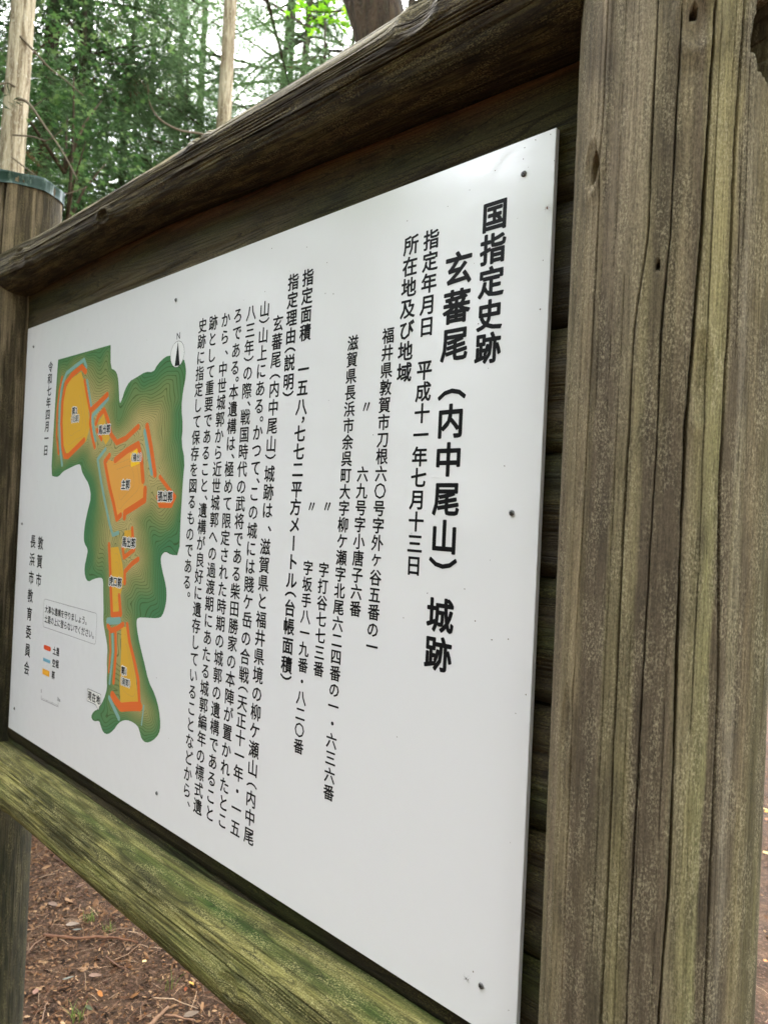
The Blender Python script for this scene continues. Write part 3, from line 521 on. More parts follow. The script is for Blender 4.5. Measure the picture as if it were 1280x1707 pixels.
class Flat:
    """flat shapes printed on the panel, in panel metres"""
    def __init__(s): s.v = []; s.f = []
    def poly(s, pts, y):
        n = len(s.v); s.v += [(x, y, z + Z0) for x, z in pts]
        for t in geometry.tessellate_polygon([[Vector((x, z, 0)) for x, z in pts]]):
            s.f.append(tuple(n + i for i in t))
    def disc(s, c, r, y, k=12, rz=None):
        n = len(s.v)
        s.v += [(c[0] + r * math.cos(a * 2 * math.pi / k), y, c[1] + Z0 + (rz or r) * math.sin(a * 2 * math.pi / k)) for a in range(k)]
        s.f.append(tuple(range(n, n + k)))
    def stroke(s, pts, wd, y, closed=False, caps=True, k=10):
        P = [Vector(p) for p in pts]
        if closed: P.append(P[0])
        for i in range(len(P) - 1):
            d = (P[i + 1] - P[i])
            if d.length < 1e-7: continue
            d.normalize(); nn = Vector((-d.y, d.x)) * wd / 2; n = len(s.v)
            s.v += [(q.x, y - 2e-6 * (i % 2), q.y + Z0) for q in (P[i] + nn, P[i] - nn, P[i + 1] - nn, P[i + 1] + nn)]
            s.f.append((n, n + 1, n + 2, n + 3))
        for i, q in enumerate(P):
            if caps or 0 < i < len(P) - 1: s.disc(q, wd / 2, y - 4e-6 - 1e-6 * (i % 3), k)
    def build(s, name, mat, label=None):
        me = bpy.data.meshes.new(name); me.from_pydata([(a, b * .3, c) for a, b, c in s.v], [], s.f); me.update()
        o = bpart(name, me, mat, parent=panel)
        if label: o['label'] = label
        return o
# glyphs: taken once from the built-in face, drawn with round stroked edges
_G = {}
def glyph(ch):
    if ch in _G: return _G[ch]
    cu = bpy.data.curves.new('g', 'FONT'); cu.body = ch; cu.size = 1; cu.resolution_u = 2
    o = bpy.data.objects.new('g', cu); COL.objects.link(o)
    dg = bpy.context.evaluated_depsgraph_get(); me = bpy.data.meshes.new_from_object(o.evaluated_get(dg))
    V = [(v.co.x, v.co.y) for v in me.vertices]; Fs = [tuple(p.vertices) for p in me.polygons]
    cnt = {}
    for f in Fs:
        for a, b in zip(f, f[1:] + f[:1]):
            e = (min(a, b), max(a, b)); cnt[e] = cnt.get(e, 0) + 1
    # merge identical positions so that inner fill edges are not stroked
    E = [e for e, k in cnt.items() if k == 1]
    bpy.data.objects.remove(o); bpy.data.curves.remove(cu); bpy.data.meshes.remove(me)
    _G[ch] = (V, Fs, E); return _G[ch]
def put(fl, ch, cx, cz, em, bold, y, mode='v', sx=1.0):
    V, Fs, E = glyph(ch)
    if not V: return
    wide = ord(ch) > 0x2000
    mx = (min(p[0] for p in V) + max(p[0] for p in V)) / 2; mz = (min(p[1] for p in V) + max(p[1] for p in V)) / 2
    ox, oz = (.5, .38) if wide else (mx, .345)
    rot = mode == 'v' and ch in '（）ー'
    if ch in '（）': ox = mx
    if mode == 'v' and ch in '、。，':
        ox, oz = mx - .30, mz
        if ch == '，': ox = mx - .22
    if mode == 'v' and ch == 'ヶ': ox = mx; oz = mz
    P = []
    for a, b in V:
        a -= ox; b -= oz
        if rot: a, b = b, -a
        P.append((cx + a * em * sx, cz + b * em))
    n = len(fl.v); fl.v += [(p[0], y, p[1] + Z0) for p in P]; fl.f += [tuple(n + i for i in f) for f in Fs]
    if bold:
        for k, (a, b) in enumerate(E): fl.stroke([P[a], P[b]], bold, y - 3e-6 - (k % 7) * 1e-6, caps=False)
        for k, i in enumerate({i for e in E for i in e}): fl.disc(P[i], bold / 2, y - 1.4e-5 - (k % 5) * 1e-6, 7)
M_INK = plain('black_vinyl', (.008, .008, .009), .5, 0, .12)
M_INKM = plain('grey_vinyl', (.10, .10, .10), .4)
for n, (txt, em, bold, xs, zs) in enumerate(LINES):
    fl = Flat()
    for ch, x, z in zip(txt, xs, zs):
        put(fl, ch, x, z, em * (.84 if (ch == 'ケ' and n == 5) else 1), bold, PY - .00045)
    fl.build('lettering', M_INK)

# ---- the map
out = [Vector(p) for p in OUTLINE]
def smooth(pts, it=1):
    for _ in range(it):
        q = []
        for i in range(len(pts)):
            a, b = pts[i], pts[(i + 1) % len(pts)]
            q += [a.lerp(b, .25), a.lerp(b, .75)] if (a - b).length < .12 else [a, b]
        pts = q
    return pts
outs = smooth(out, 1)
ON = np.array([[p.x, p.y] for p in outs])
def inside(p, poly):
    x, z = p[:, 0][:, None], p[:, 1][:, None]; a = poly[None]; b = np.roll(poly, -1, 0)[None]
    c = ((a[..., 1] > z) != (b[..., 1] > z)) & (x < (b[..., 0] - a[..., 0]) * (z - a[..., 1]) / (b[..., 1] - a[..., 1] + 1e-12) + a[..., 0])
    return c.sum(1) % 2 == 1
def distpoly(p, A, B):
    d = np.full(len(p), 9.)
    for a, b in zip(A, B):
        ab = b - a; t = np.clip(((p - a) @ ab) / max(ab @ ab, 1e-12), 0, 1); d = np.minimum(d, np.hypot(*(p - a - t[:, None] * ab).T))
    return d
st_ = .006
gx, gz = np.meshgrid(np.arange(ON[:, 0].min(), ON[:, 0].max(), st_), np.arange(ON[:, 1].min(), ON[:, 1].max(), st_))
gp = np.stack([gx.ravel(), gz.ravel()], -1); gp = gp[inside(gp, ON)]
gp = gp[distpoly(gp, ON, np.roll(ON, -1, 0)) > st_ * .5]
allp = [Vector((a, b)) for a, b in ON] + [Vector((a, b)) for a, b in gp]
ed = [(i, (i + 1) % len(ON)) for i in range(len(ON))]
rv, re_, rf, *_ = geometry.delaunay_2d_cdt(allp, ed, [], 1, 1e-6)
VP = np.array([[v.x, v.y] for v in rv])
d_out = distpoly(VP, ON, np.roll(ON, -1, 0))
segA, segB = [], []
for pl, wd in RAM:
    pl = np.array(pl); segA += list(pl[:-1]); segB += list(pl[1:])
d_ram = distpoly(VP, np.array(segA), np.array(segB))
hgt = np.minimum(d_out, .16) * 4.4 + .50 * np.exp(-(d_ram / .045) ** 1.2)
hgt += .40 * (vn(VP[:, 0] * 9, VP[:, 1] * 9, 3) - .5) + .16 * (vn(VP[:, 0] * 26, VP[:, 1] * 26, 5) - .5)
me = bpy.data.meshes.new('map_relief'); me.from_pydata([(a, (PY - .00005) * .3, b + Z0) for a, b in VP], [], rf); me.update()
at = me.attributes.new('height', 'FLOAT', 'POINT'); at.data.foreach_set('value', hgt.astype(np.float32))
w = NT('map_relief_print'); ha = w.n('ShaderNodeAttribute', attribute_name='height').outputs['Fac']
cr = w.t.nodes.new('ShaderNodeValToRGB'); w.t.links.new(ha, cr.inputs[0]); e = cr.color_ramp.elements
e[0].position = .0; e[0].color = lin((74, 122, 84)) + (1,); e[1].position = 1; e[1].color = lin((182, 166, 112)) + (1,)
for p_, c_ in ((.2, (88, 128, 84)), (.45, (124, 138, 88)), (.75, (158, 152, 100))):
    q = e.new(p_); q.color = lin(c_) + (1,)
fr = w.math('FRACT', w.math('MULTIPLY', ha, 17.0)); ln = w.ramp(w.math('ABSOLUTE', w.math('SUBTRACT', fr, .5)), .13, .03)
w.out('Base Color', w.mix(w.math('MULTIPLY', ln, .68), cr.outputs[0], lin((62, 74, 42)))); w.out('Roughness', .12)
bpart('map_relief', me, w.m, parent=panel)
M_RAM = plain('map_red_orange', lin((218, 108, 54)), .12); M_MOAT = plain('map_blue', lin((128, 166, 156)), .12)
M_E0 = plain('map_yellow', lin((214, 166, 64)), .12); M_E1 = plain('map_orange', lin((222, 160, 80)), .12); M_TOW = plain('map_bright_yellow', lin((246, 196, 40)), .3)
M_HALO = plain('map_label_halo', (.75, .74, .70), .3)
for k, (pl, kd) in enumerate(ENC):
    fl = Flat(); ce = sum((Vector(p) for p in pl), Vector((0, 0))) / len(pl); fl.poly([tuple(ce.lerp(Vector(p), 1.06)) for p in pl], PY - .0001 - k * 2e-6); fl.build('map_enclosure', (M_E0, M_E1)[kd])
fl = Flat(); fl.poly(TOWER, PY - .00015); fl.build('map_tower_base', M_TOW)
for k, (pl, wd) in enumerate(MOAT):
    fl = Flat(); fl.stroke(pl, wd, PY - .00017 - k * 8e-6, caps=True); fl.build('map_moat', M_MOAT)
for k, (pl, wd) in enumerate(RAM):
    fl = Flat(); fl.stroke(pl, wd * .88, PY - .00026 - k * 7e-6, caps=True); fl.build('map_rampart', M_RAM)
M_CL = plain('map_contour_line', lin((150, 118, 60)), .4)
fl = Flat()
for pl, kd in ENC:
    c = sum((Vector(p) for p in pl), Vector((0, 0))) / len(pl)
    for f in (.55, .8):
        q = smooth([c.lerp(Vector(p), f * (1 + .12 * math.sin(i * 2.1))) for i, p in enumerate(pl)], 2)
        fl.stroke(q[:int(len(q) * .7)], .0006, PY - .00016, caps=False)
fl.build('map_contour_line', M_CL)['kind'] = 'stuff'
for n, (txt, cx, cz, wd) in enumerate(LABS):
    par = txt.startswith('（'); em = (wd / 2.7 if par else wd / len(txt)) * 1.02
    a, b = Flat(), Flat(); x = cx - wd / 2
    for ch in txt:
        adv = em * (.42 if ch in '（）' else .62 if ch == '2' else .5 if ch == '1' else 1)
        put(b, ch, x + adv / 2, cz, em * 1.12, .0055 if not par else .0042, PY - .00043, 'h', .9); put(a, ch, x + adv / 2, cz, em * 1.12, .0014 if not par else .0007, PY - .00048, 'h', .9)
        x += adv
    b.build('label_outline', M_HALO); a.build('map_label', M_INK)
# compass
cc, rr = COMP[1], .0285
fl = Flat(); fl.disc(cc, rr, PY - .00010 - .0002, 40); fl.build('compass_disc', plain('compass_white', (.78, .78, .77), .2))
fl = Flat(); k = 48
ring = [(cc[0] + rr * math.cos(a * 2 * math.pi / k), cc[1] + rr * math.sin(a * 2 * math.pi / k)) for a in range(k)]
fl.stroke(ring, .0009, PY - .00035, closed=True, k=6)
fl.poly([(COMP[6][0], cc[1] + rr * .98), COMP[7], (cc[0], cc[1] - rr * .9), COMP[8]], PY - .0004)
put(fl, 'N', COMP[0][0], COMP[0][1], .021, .0004, PY - .0004, 'h'); fl.build('compass_rose', M_INK)
# notice box, legend, scale, here-marker
fl = Flat(); x0, x1, z0, z1 = .2207, .5510, .3330, .4105; r_ = .009; pts = []
for cx, cz, a0 in ((x1 - r_, z1 - r_, 0), (x0 + r_, z1 - r_, 90), (x0 + r_, z0 + r_, 180), (x1 - r_, z0 + r_, 270)):
    pts += [(cx + r_ * math.cos(math.radians(a0 + q * 15)), cz + r_ * math.sin(math.radians(a0 + q * 15))) for q in range(7)]
fl.stroke(pts, .0010, PY - .0002, closed=True, k=6); fl.build('notice_frame', M_INKM)
for txt, a, b in HL:
    fl = Flat(); n = len(txt)
    if txt in ('30m', '0'):
        x = a[0]
        for ch in txt: put(fl, ch, x + .004, a[1], .014, .0004, PY - .0003, 'h', .7); x += .0068
    else:
        ex = b[0] + (.006 if n > 5 else 0); stp = (ex - a[0]) / n; em = stp * 1.04 if n > 5 else .0235
        for i, ch in enumerate(txt):
            t = (i + .5) / n
            put(fl, ch, a[0] + t * (ex - a[0]), a[1] + t * (b[1] - a[1]), max(em, .0225), .0011 if n < 5 else .0006, PY - .0003, 'h', (stp * 1.0) / max(em, .0225) if n > 5 else .92)
    fl.build('lettering', M_INK)
for (pl, mt, nm) in zip(SW, (plain('legend_red', lin((222, 84, 44)), .3), plain('legend_blue', lin((110, 168, 190)), .3), plain('legend_orange', lin((236, 168, 50)), .3)), 'abc'):
    fl = Flat(); xa = min(p[0] for p in pl); xb = max(p[0] for p in pl); za = min(p[1] for p in pl) + .002; zb = max(p[1] for p in pl) - .002
    if nm == 'a': fl.stroke([(xa + .006, (za + zb) / 2), (xb - .006, (za + zb) / 2)], .013, PY - .0002)
    else: fl.poly([(xa, za), (xb, za), (xb, zb), (xa, zb)], PY - .0002)
    fl.build('legend_swatch', mt)
fl = Flat(); a, b, c, d = SCALE; fl.stroke([(a[0], a[1] - .004), b, c, (c[0], c[1] + .012)], .0011, PY - .0002, k=6)
for t in (.33, .66): fl.stroke([(b[0] + (c[0] - b[0]) * t, b[1] + .0015 + (c[1] - b[1]) * t), (b[0] + (c[0] - b[0]) * t, b[1] + .006 + (c[1] - b[1]) * t)], .0008, PY - .00022, caps=False)
fl.stroke([(b[0], b[1] + .0035), (c[0], c[1] + .0035)], .0006, PY - .00024, caps=False); fl.build('scale_bar', M_INK)
HB = HERE
bx0, bx1, bz0, bz1 = HB[0][0], HB[1][0], min(HB[2][1], HB[3][1]), max(HB[0][1], HB[1][1])
call = [(bx0, bz1), (bx1, bz1), (bx1, bz0), (HB[6][0] + .006, bz0), (HB[5][0], HB[5][1]), (HB[4][0] + .002, bz0), (bx0, bz0)]
fl = Flat(); fl.poly(call, PY - .0003); fl.build('callout_fill', M_HALO)
fl = Flat(); fl.stroke(call, .0014, PY - .00034, closed=True, k=6)
for i, ch in enumerate('現在地'): put(fl, ch, bx0 + (bx1 - bx0) * (i + .55) / 3.1, (bz0 + bz1) / 2, .0235, .0014, PY - .0004, 'h', .85)
fl.build('callout', M_INK)

# ---- screws with cross recess
def screw_mesh():
    bm = bmesh.new(); n = 20; r = .0042
    prof = [(r * 1.0, 0), (r * 1.0, .0006), (r * .8, .0016), (r * .42, .0021)]
    rings = [[bm.verts.new((a * math.cos(2 * math.pi * k / n), -b, a * math.sin(2 * math.pi * k / n))) for k in range(n)] for a, b in prof]
    for A, B in zip(rings, rings[1:]):
        for k in range(n): bm.faces.new((A[k], A[(k + 1) % n], B[(k + 1) % n], B[k]))
    bm.faces.new(rings[-1])
    for s in (0, 1):
        a, b = (r * .62, r * .13) if s == 0 else (r * .13, r * .62)
        vs = [bm.verts.new((x, -.00222 - s * .00002, z)) for x, z in ((-a, -b), (a, -b), (a, b), (-a, b))]
        f = bm.faces.new(vs); f.material_index = 1
    bmesh.ops.recalc_face_normals(bm, faces=bm.faces[:])
    me = bpy.data.meshes.new('screw'); bm.to_mesh(me); bm.free(); me.materials.append(plain('screw_steel', (.16, .155, .15), .45, .6)); me.materials.append(plain('screw_recess', (.02, .02, .02), .6)); return me
sm = screw_mesh(); rng = random.Random(3)
for x, z in SCREWS:
    o = bpart('screw', sm, None, (x, PY, z + Z0), (0, rng.uniform(0, 3), 0), parent=panel)
fl = Flat(); rng = random.Random(8)
sp = list(SPECKS) + [(rng.uniform(.02, 1.78), rng.uniform(.02, 1.18)) for _ in range(30)]
for x, z in sp:
    r = rng.uniform(.0004, .0011); k = 7; n = len(fl.v)
    fl.v += [(x + r * rng.uniform(.6, 1.3) * math.cos(a * 2 * math.pi / k), PY - .0006, z + Z0 + r * rng.uniform(.6, 1.5) * math.sin(a * 2 * math.pi / k)) for a in range(k)]
    fl.f.append(tuple(range(n, n + k)))
o = fl.build('dirt_speck', plain('dirt', lin((96, 80, 64)), .8)); o['kind'] = 'stuff'

# ---------------------------------------------------------------- small creatures on the board
def spider(name, loc, label, size, body_col, leg, seed, cat='spider'):
    root = bpy.data.objects.new(name, None); COL.objects.link(root); root.location = loc; tag(root, label, cat)
    rng = random.Random(seed); mt = plain(name + '_body', lin(body_col), .6)
    bm = bmesh.new()
    for c, s in (((0, 0, 0), (.5, .42, .62)), ((.05, 0, .75), (.32, .28, .36))):
        mm = Matrix.Translation(Vector(c) * size) @ Matrix.Diagonal((s[0] * size, s[1] * size, s[2] * size, 1))
        bmesh.ops.create_icosphere(bm, subdivisions=2, radius=1, matrix=mm)
    me = bpy.data.meshes.new('body'); bm.to_mesh(me); bm.free(); link('body', me, mt, root)
    for k in range(8):
        s = -1 if k % 2 else 1; a = math.radians(-50 + 33 * (k // 2) + rng.uniform(-8, 8)); L = leg * size
        pts = [Vector((0, 0, .4 * size)), Vector((s * math.cos(a) * L * .45, -size * .7, .4 * size + math.sin(a) * L * .5)), Vector((s * math.cos(a) * L, size * .35, .4 * size + math.sin(a) * L * 1.1))]
        link('leg', tube_mesh('leg', pts, [size * .09, size * .06, size * .03], 4), mt, root)
    return root
def tube_mesh(name, pts, rad, n=6, tint=None):
    P = [Vector(p) for p in pts]; v = []; up = Vector((.13, .31, .94))
    for i, p in enumerate(P):
        d = (P[min(i + 1, len(P) - 1)] - P[max(i - 1, 0)]).normalized(); a = d.cross(up)
        if a.length < .05: a = d.cross(Vector((1, 0, 0)))
        a.normalize(); b = d.cross(a)
        for k in range(n):
            t = 2 * math.pi * k / n; v.append(p + (a * math.cos(t) + b * math.sin(t)) * rad[i])
    q = [(i * n + k, i * n + (k + 1) % n, (i + 1) * n + (k + 1) % n, (i + 1) * n + k) for i in range(len(P) - 1) for k in range(n)]
    me = bpy.data.meshes.new(name); me.from_pydata(v, [], q + [tuple(range(n))[::-1], tuple(range(len(v) - n, len(v)))]); me.update()
    me.polygons.foreach_set('use_smooth', np.ones(len(me.polygons), bool)); return me
spider('brown_spider', (BUGS[0][0], PY - .0015, BUGS[0][1] + Z0), 'tiny brown spider on the white panel near its upper right edge', .0022, (120, 80, 60), 2.2, 1)
spider('thin_spider', (BUGS[1][0], PY - .0012, BUGS[1][1] + Z0), 'thin long legged grey spider on the panel beside the lower right screw', .0016, (90, 88, 84), 4.2, 2)
# ---------------------------------------------------------------- forest floor
def floor_z(x, y):
    return .05 * (vn(x * .5 + 50, y * .5 + 50, 2) - .5) + .03 * (vn(x * 2.3 + 50, y * 2.3 + 50, 3) - .5) + .012 * (vn(x * 9 + 90, y * 9 + 90, 4) - .5)
def grid_axis(c, f, fine, far):
    a = [c]; s = fine
    while a[-1] < c + far:
        a.append(a[-1] + s); s = fine if a[-1] < c + f else s * 1.12
    b = [2 * c - q for q in a[1:]]; return np.array(b[::-1] + a)
gx_, gy_ = grid_axis(-.5, 2.2, .02, 160), grid_axis(1.2, 2.0, .02, 160)
GX, GY = np.meshgrid(gx_, gy_); GZ = floor_z(GX, GY)
v = np.stack([GX, GY, GZ], -1).reshape(-1, 3); nx, ny = len(gx_), len(gy_)
i, j = np.meshgrid(np.arange(nx - 1), np.arange(ny - 1)); a = (j * nx + i).ravel()
w = NT('forest_soil'); tc = w.n('ShaderNodeTexCoord').outputs['Object']
n1 = w.noise(w.vmul(tc, (6, 6, 6)), detail=5, rough=.65); n2 = w.noise(w.vmul(tc, (70, 70, 70)), detail=4, rough=.7)
c = w.mix(w.ramp(n1, .35, .65), lin((52, 36, 22)), lin((76, 55, 36))); c = w.mix(w.ramp(n2, .5, .68), c, lin((108, 80, 62)))
w.out('Base Color', c); w.out('Roughness', .95); bp = w.n('ShaderNodeBump', i_Strength=1.0, i_Distance=.012); w.t.links.new(n2, bp.inputs['Height']); w.out('Normal', bp.outputs[0])
gnd = link('ground', np_mesh('ground', v, quads=np.stack([a, a + 1, a + nx + 1, a + nx], -1), smooth=True), w.m); tag(gnd, kind='structure')

def rotmats(rng, n, tilt=math.pi):
    """random rotations: yaw free, tilt limited"""
    yaw = rng.uniform(0, 2 * np.pi, n); p = rng.uniform(-tilt, tilt, n); q = rng.uniform(-tilt, tilt, n)
    cy, sy, cp, sp_, cq, sq = np.cos(yaw), np.sin(yaw), np.cos(p), np.sin(p), np.cos(q), np.sin(q)
    Rz = np.zeros((n, 3, 3)); Rz[:, 0, 0] = cy; Rz[:, 0, 1] = -sy; Rz[:, 1, 0] = sy; Rz[:, 1, 1] = cy; Rz[:, 2, 2] = 1
    Rx = np.zeros((n, 3, 3)); Rx[:, 0, 0] = 1; Rx[:, 1, 1] = cp; Rx[:, 1, 2] = -sp_; Rx[:, 2, 1] = sp_; Rx[:, 2, 2] = cp
    Ry = np.zeros((n, 3, 3)); Ry[:, 1, 1] = 1; Ry[:, 0, 0] = cq; Ry[:, 0, 2] = sq; Ry[:, 2, 0] = -sq; Ry[:, 2, 2] = cq
    return Rz @ Rx @ Ry
def scatter(name, bv, bf, pos, R, scl, tint):
    """join n copies of a small mesh: bv verts, bf list of quads, into one mesh"""
    n = len(pos); bv = np.asarray(bv, float); k = len(bv)
    v = np.einsum('nij,nkj->nki', R, bv[None] * scl[:, None, :]) + pos[:, None, :]
    q = (np.asarray(bf)[None] + (np.arange(n) * k)[:, None, None]).reshape(-1, len(bf[0]))
    t = np.repeat(tint, k, 0)
    kw = dict(quads=q) if len(bf[0]) == 4 else dict(tris=q)
    return np_mesh(name, v.reshape(-1, 3), tint=t, **kw)
def tint_mat(name, rough=.8, trans=0.0, vary=.25, sp=.2):
    w = NT(name); c = w.n('ShaderNodeVertexColor', layer_name='tint').outputs[0]
    tc = w.n('ShaderNodeTexCoord').outputs['Object']; nz = w.noise(w.vmul(tc, (40, 40, 40)), detail=2)
    g = w.n('ShaderNodeCombineColor'); vv = w.math('ADD', w.math('MULTIPLY', nz, vary * 2), 1 - vary)
    for k in range(3): w.t.links.new(vv, g.inputs[k])
    c = w.mix(1.0, c, g.outputs[0], 'MULTIPLY'); w.out('Base Color', c); w.out('Roughness', rough); w.b.inputs['Specular IOR Level'].default_value = sp
    if trans:
        tr = w.n('ShaderNodeBsdfTranslucent'); w.t.links.new(c, tr.inputs[0]); mx = w.n('ShaderNodeMixShader'); mx.inputs[0].default_value = trans
        w.t.links.new(w.b.outputs[0], mx.inputs[1]); w.t.links.new(tr.outputs[0], mx.inputs[2]); w.t.links.new(mx.outputs[0], w.t.nodes['Material Output'].inputs['Surface'])
    return w.m
M_LITTER = tint_mat('leaf_litter', .85)
rg = np.random.default_rng(7)
def litter_pts(n, x0, x1, y0, y1):
    x = rg.uniform(x0, x1, n); y = rg.uniform(y0, y1, n); return np.stack([x, y, floor_z(x, y)], -1)
# cup-shaped chip, 3x2 grid of points
chip = [(-.5, -.3, .05), (0, -.42, 0), (.5, -.2, .10), (-.5, .3, .02), (0, .42, .12), (.5, .2, 0)]
chipf = [(0, 1, 4, 3), (1, 2, 5, 4)]
P1 = np.concatenate([litter_pts(70000, -2.6, .75, .0, 3.0), litter_pts(4500, .1, 2.4, 1.5, 5.5), litter_pts(4500, -.1, 3.5, 4.5, 9), litter_pts(9000, -5, 5, -4, 9)])
P1[:, 2] += rg.uniform(.001, .012, len(P1)); n = len(P1)
pal = np.array([lin(c) for c in ((120, 90, 68), (150, 118, 92), (92, 64, 46), (70, 47, 34), (178, 148, 120), (48, 34, 25), (116, 80, 48), (134, 102, 76))])
tt = np.array([.76, .70, .58]) * pal[rg.choice(len(pal), n, p=[.2, .14, .2, .14, .05, .12, .07, .08])] * rg.uniform(.7, 1.15, (n, 1))
sc = rg.lognormal(math.log(.0098), .5, n); asp = rg.uniform(.25, .8, n)
lt = link('leaf_litter', scatter('leaf_litter', chip, chipf, P1, rotmats(rg, n, .55), np.stack([sc, sc * asp, sc * .8], -1), tt), M_LITTER)
tag(lt, 'reddish brown litter of bark chips and small dead leaves covering the ground', 'leaf litter', kind='stuff')
# needles and thin twigs
nd = [(-.5, 0, 0), (0, .02, .03), (.5, 0, 0), (-.5, .015, .006), (0, .035, .036), (.5, .015, .006)]
P2 = np.concatenate([litter_pts(12000, -2.6, .75, .0, 3.0), litter_pts(2500, -.1, 3.0, 1.5, 9)]); P2[:, 2] += rg.uniform(.004, .016, len(P2)); n = len(P2)
sc = rg.uniform(.025, .085, n); tt = pal[rg.choice(len(pal), n)] * rg.uniform(.5, 1.2, (n, 1))
ne = link('needle_litter', scatter('needle_litter', nd, chipf, P2, rotmats(rg, n, .15), np.stack([sc, sc * 1.3, sc], -1), tt), M_LITTER)
tag(ne, 'fallen cedar needles and hair thin twigs strewn over the ground', 'needles', kind='stuff')
# yellow and orange leaves along the right edge
P3 = np.concatenate([litter_pts(420, .8, 3.2, 2.0, 9), litter_pts(14, -2.4, .6, .2, 3)]); P3[:, 2] += .014; n = len(P3); sc = rg.uniform(.02, .045, n)
pal2 = np.array([lin(c) for c in ((190, 146, 72), (172, 112, 62), (200, 172, 116), (150, 92, 60))])
yl = link('yellow_leaves', scatter('yellow_leaves', chip, chipf, P3, rotmats(rg, n, .5), np.stack([sc, sc * .7, sc], -1), pal2[rg.choice(4, n)]), M_LITTER)
tag(yl, 'small yellow and orange leaves sprinkled over the forest floor', 'leaves', kind='stuff')

def leaf_thing(x, y, L, W, rot, col, label, curl=.25, cat='leaf'):
    k = 8; v, f = [], []; n = k + 1
    for i in range(n):
        t = i / k; ww = W * math.sin(math.pi * min(1, t ** .75 * .98 + .02)) ** .8 / 2; z = curl * L * ((t - .5) ** 2) + .006
        v += [(L * (t - .5), -ww, z + ww * .45), (L * (t - .5), 0, z), (L * (t - .5), ww, z + ww * .35)]
    for i in range(k):
        for s in (0, 1): f.append((i * 3 + s, i * 3 + s + 1, i * 3 + s + 4, i * 3 + s + 3))
    me = np_mesh('fallen_leaf', v, quads=f, tint=np.tile(lin(col), (len(v), 1)), smooth=True)
    o = link('fallen_leaf', me, M_LITTER, None, (x, y, float(floor_z(np.array([x]), np.array([y]))[0]) + .008)); o.rotation_euler = (.1, -.08, rot); tag(o, label, cat); return o
def gpt(px, py):
    """ground point seen along a direction of the photograph (used for surveying only)"""
    d = F_ + R_ * ((px - 640) / 1214) - U_ * ((py - 853.5) / 1214); C = m.translation; t = -C.z / d.z; return C.x + d.x * t, C.y + d.y * t
for (px, py, L, W, rot, col, lab_) in (
    (130, 1553, .075, .022, .9, (150, 152, 140), 'small greenish grey dead leaf lying near the long root'),
    (115, 1632, .085, .020, 1.3, (176, 176, 160), 'narrow pale grey leaf on the litter below the root'),
    (160, 1627, .10, .045, .7, (190, 152, 128), 'broad pinkish tan torn leaf on the litter'),
    (90, 1512, .12, .05, .2, (170, 140, 120), 'pale tan curled bark piece left of the grass clump'),
    (122, 1545, .11, .055, .9, (196, 172, 150), 'pale crumpled leaf just above the long root'),
    (215, 1585, .06, .03, 2.0, (180, 140, 110), 'small tan leaf under the mossy rail'),
    (310, 1650, .06, .022, -.6, (180, 92, 50), 'small orange leaf near the lower edge'),
    (315, 1622, .05, .025, .3, (150, 92, 56), 'rust brown leaf close to the mossy rail'),
    (150, 1678, .09, .028, .1, (112, 118, 84), 'olive green leaf lying beside the grass tuft'),
    (320, 1690, .11, .055, 1.2, (170, 146, 124), 'large wrinkled tan leaf at the lower edge'),
    (262, 1440, .055, .02, .5, (186, 150, 120), 'narrow tan leaf far under the rail'),
    (60, 1655, .06, .04, 2.4, (200, 150, 128), 'round pink tan leaf beside the far post'),
    (135, 1480, .08, .03, 1.7, (160, 124, 104), 'brown leaf lying behind the pale bark piece'),
    (250, 1690, .035, .03, 0, (160, 132, 104), 'small rounded tan leaf between the twigs')):
    x, y = gpt(px, py); leaf_thing(x, y, L * .5, W * .5, rot, tuple(q * .68 for q in col), lab_)
M_TWIG = tint_mat('dead_twig', .85, vary=.5)
def stick(name, pix, r0, r1, col, label, cat, lift=.012, n=6):
    pts = []; rng = random.Random(len(label))
    g = [gpt(*p) for p in pix]
    for a, b in zip(g, g[1:]):
        for t in (0, .33, .66): pts.append((a[0] + (b[0] - a[0]) * t + rng.uniform(-.002, .002), a[1] + (b[1] - a[1]) * t + rng.uniform(-.002, .002)))
    pts.append(g[-1]); P = [Vector((x, y, float(floor_z(np.array([x]), np.array([y]))[0]) + lift + rng.uniform(-.002, .003))) for x, y in pts]
    me = tube_mesh(name, P, [r0 + (r1 - r0) * i / (len(P) - 1) for i in range(len(P))], n)
    a = me.color_attributes.new('tint', 'FLOAT_COLOR', 'POINT'); a.data.foreach_set('color', np.tile(np.array(lin(col) + (1,), np.float32), len(me.vertices)))
    o = link(name, me, M_TWIG); tag(o, label, cat); return o
stick('tree_root', [(74, 1560), (95, 1563), (130, 1568), (165, 1566), (195, 1570), (230, 1576)], .0075, .003, (112, 78, 58), 'long reddish brown root lying across the litter', 'root')
stick('fallen_twig', [(42, 1596), (60, 1574), (82, 1559)], .003, .0025, (110, 84, 66), 'thin dark twig crossing the end of the long root', 'twig')
stick('fallen_stick', [(240, 1712), (262, 1694), (281, 1676)], .010, .005, (128, 98, 76), 'thick weathered grey brown stick at the lower edge', 'stick')
stick('fallen_twig', [(276, 1688), (300, 1693), (325, 1700)], .004, .003, (138, 104, 82), 'pale pinkish twig right of the thick stick', 'twig')
stick('fallen_twig', [(190, 1600), (215, 1592), (232, 1580)], .002, .001, (150, 120, 96), 'hair thin tan twig under the mossy rail', 'twig')
stick('fallen_twig', [(70, 1700), (75, 1680), (80, 1668)], .002, .0015, (140, 112, 92), 'short upright looking twig beside the far post', 'twig')
stick('fallen_twig', [(178, 1598), (200, 1612), (214, 1620)], .0035, .002, (104, 76, 60), 'dark brown twig between leaf and mossy rail', 'twig')
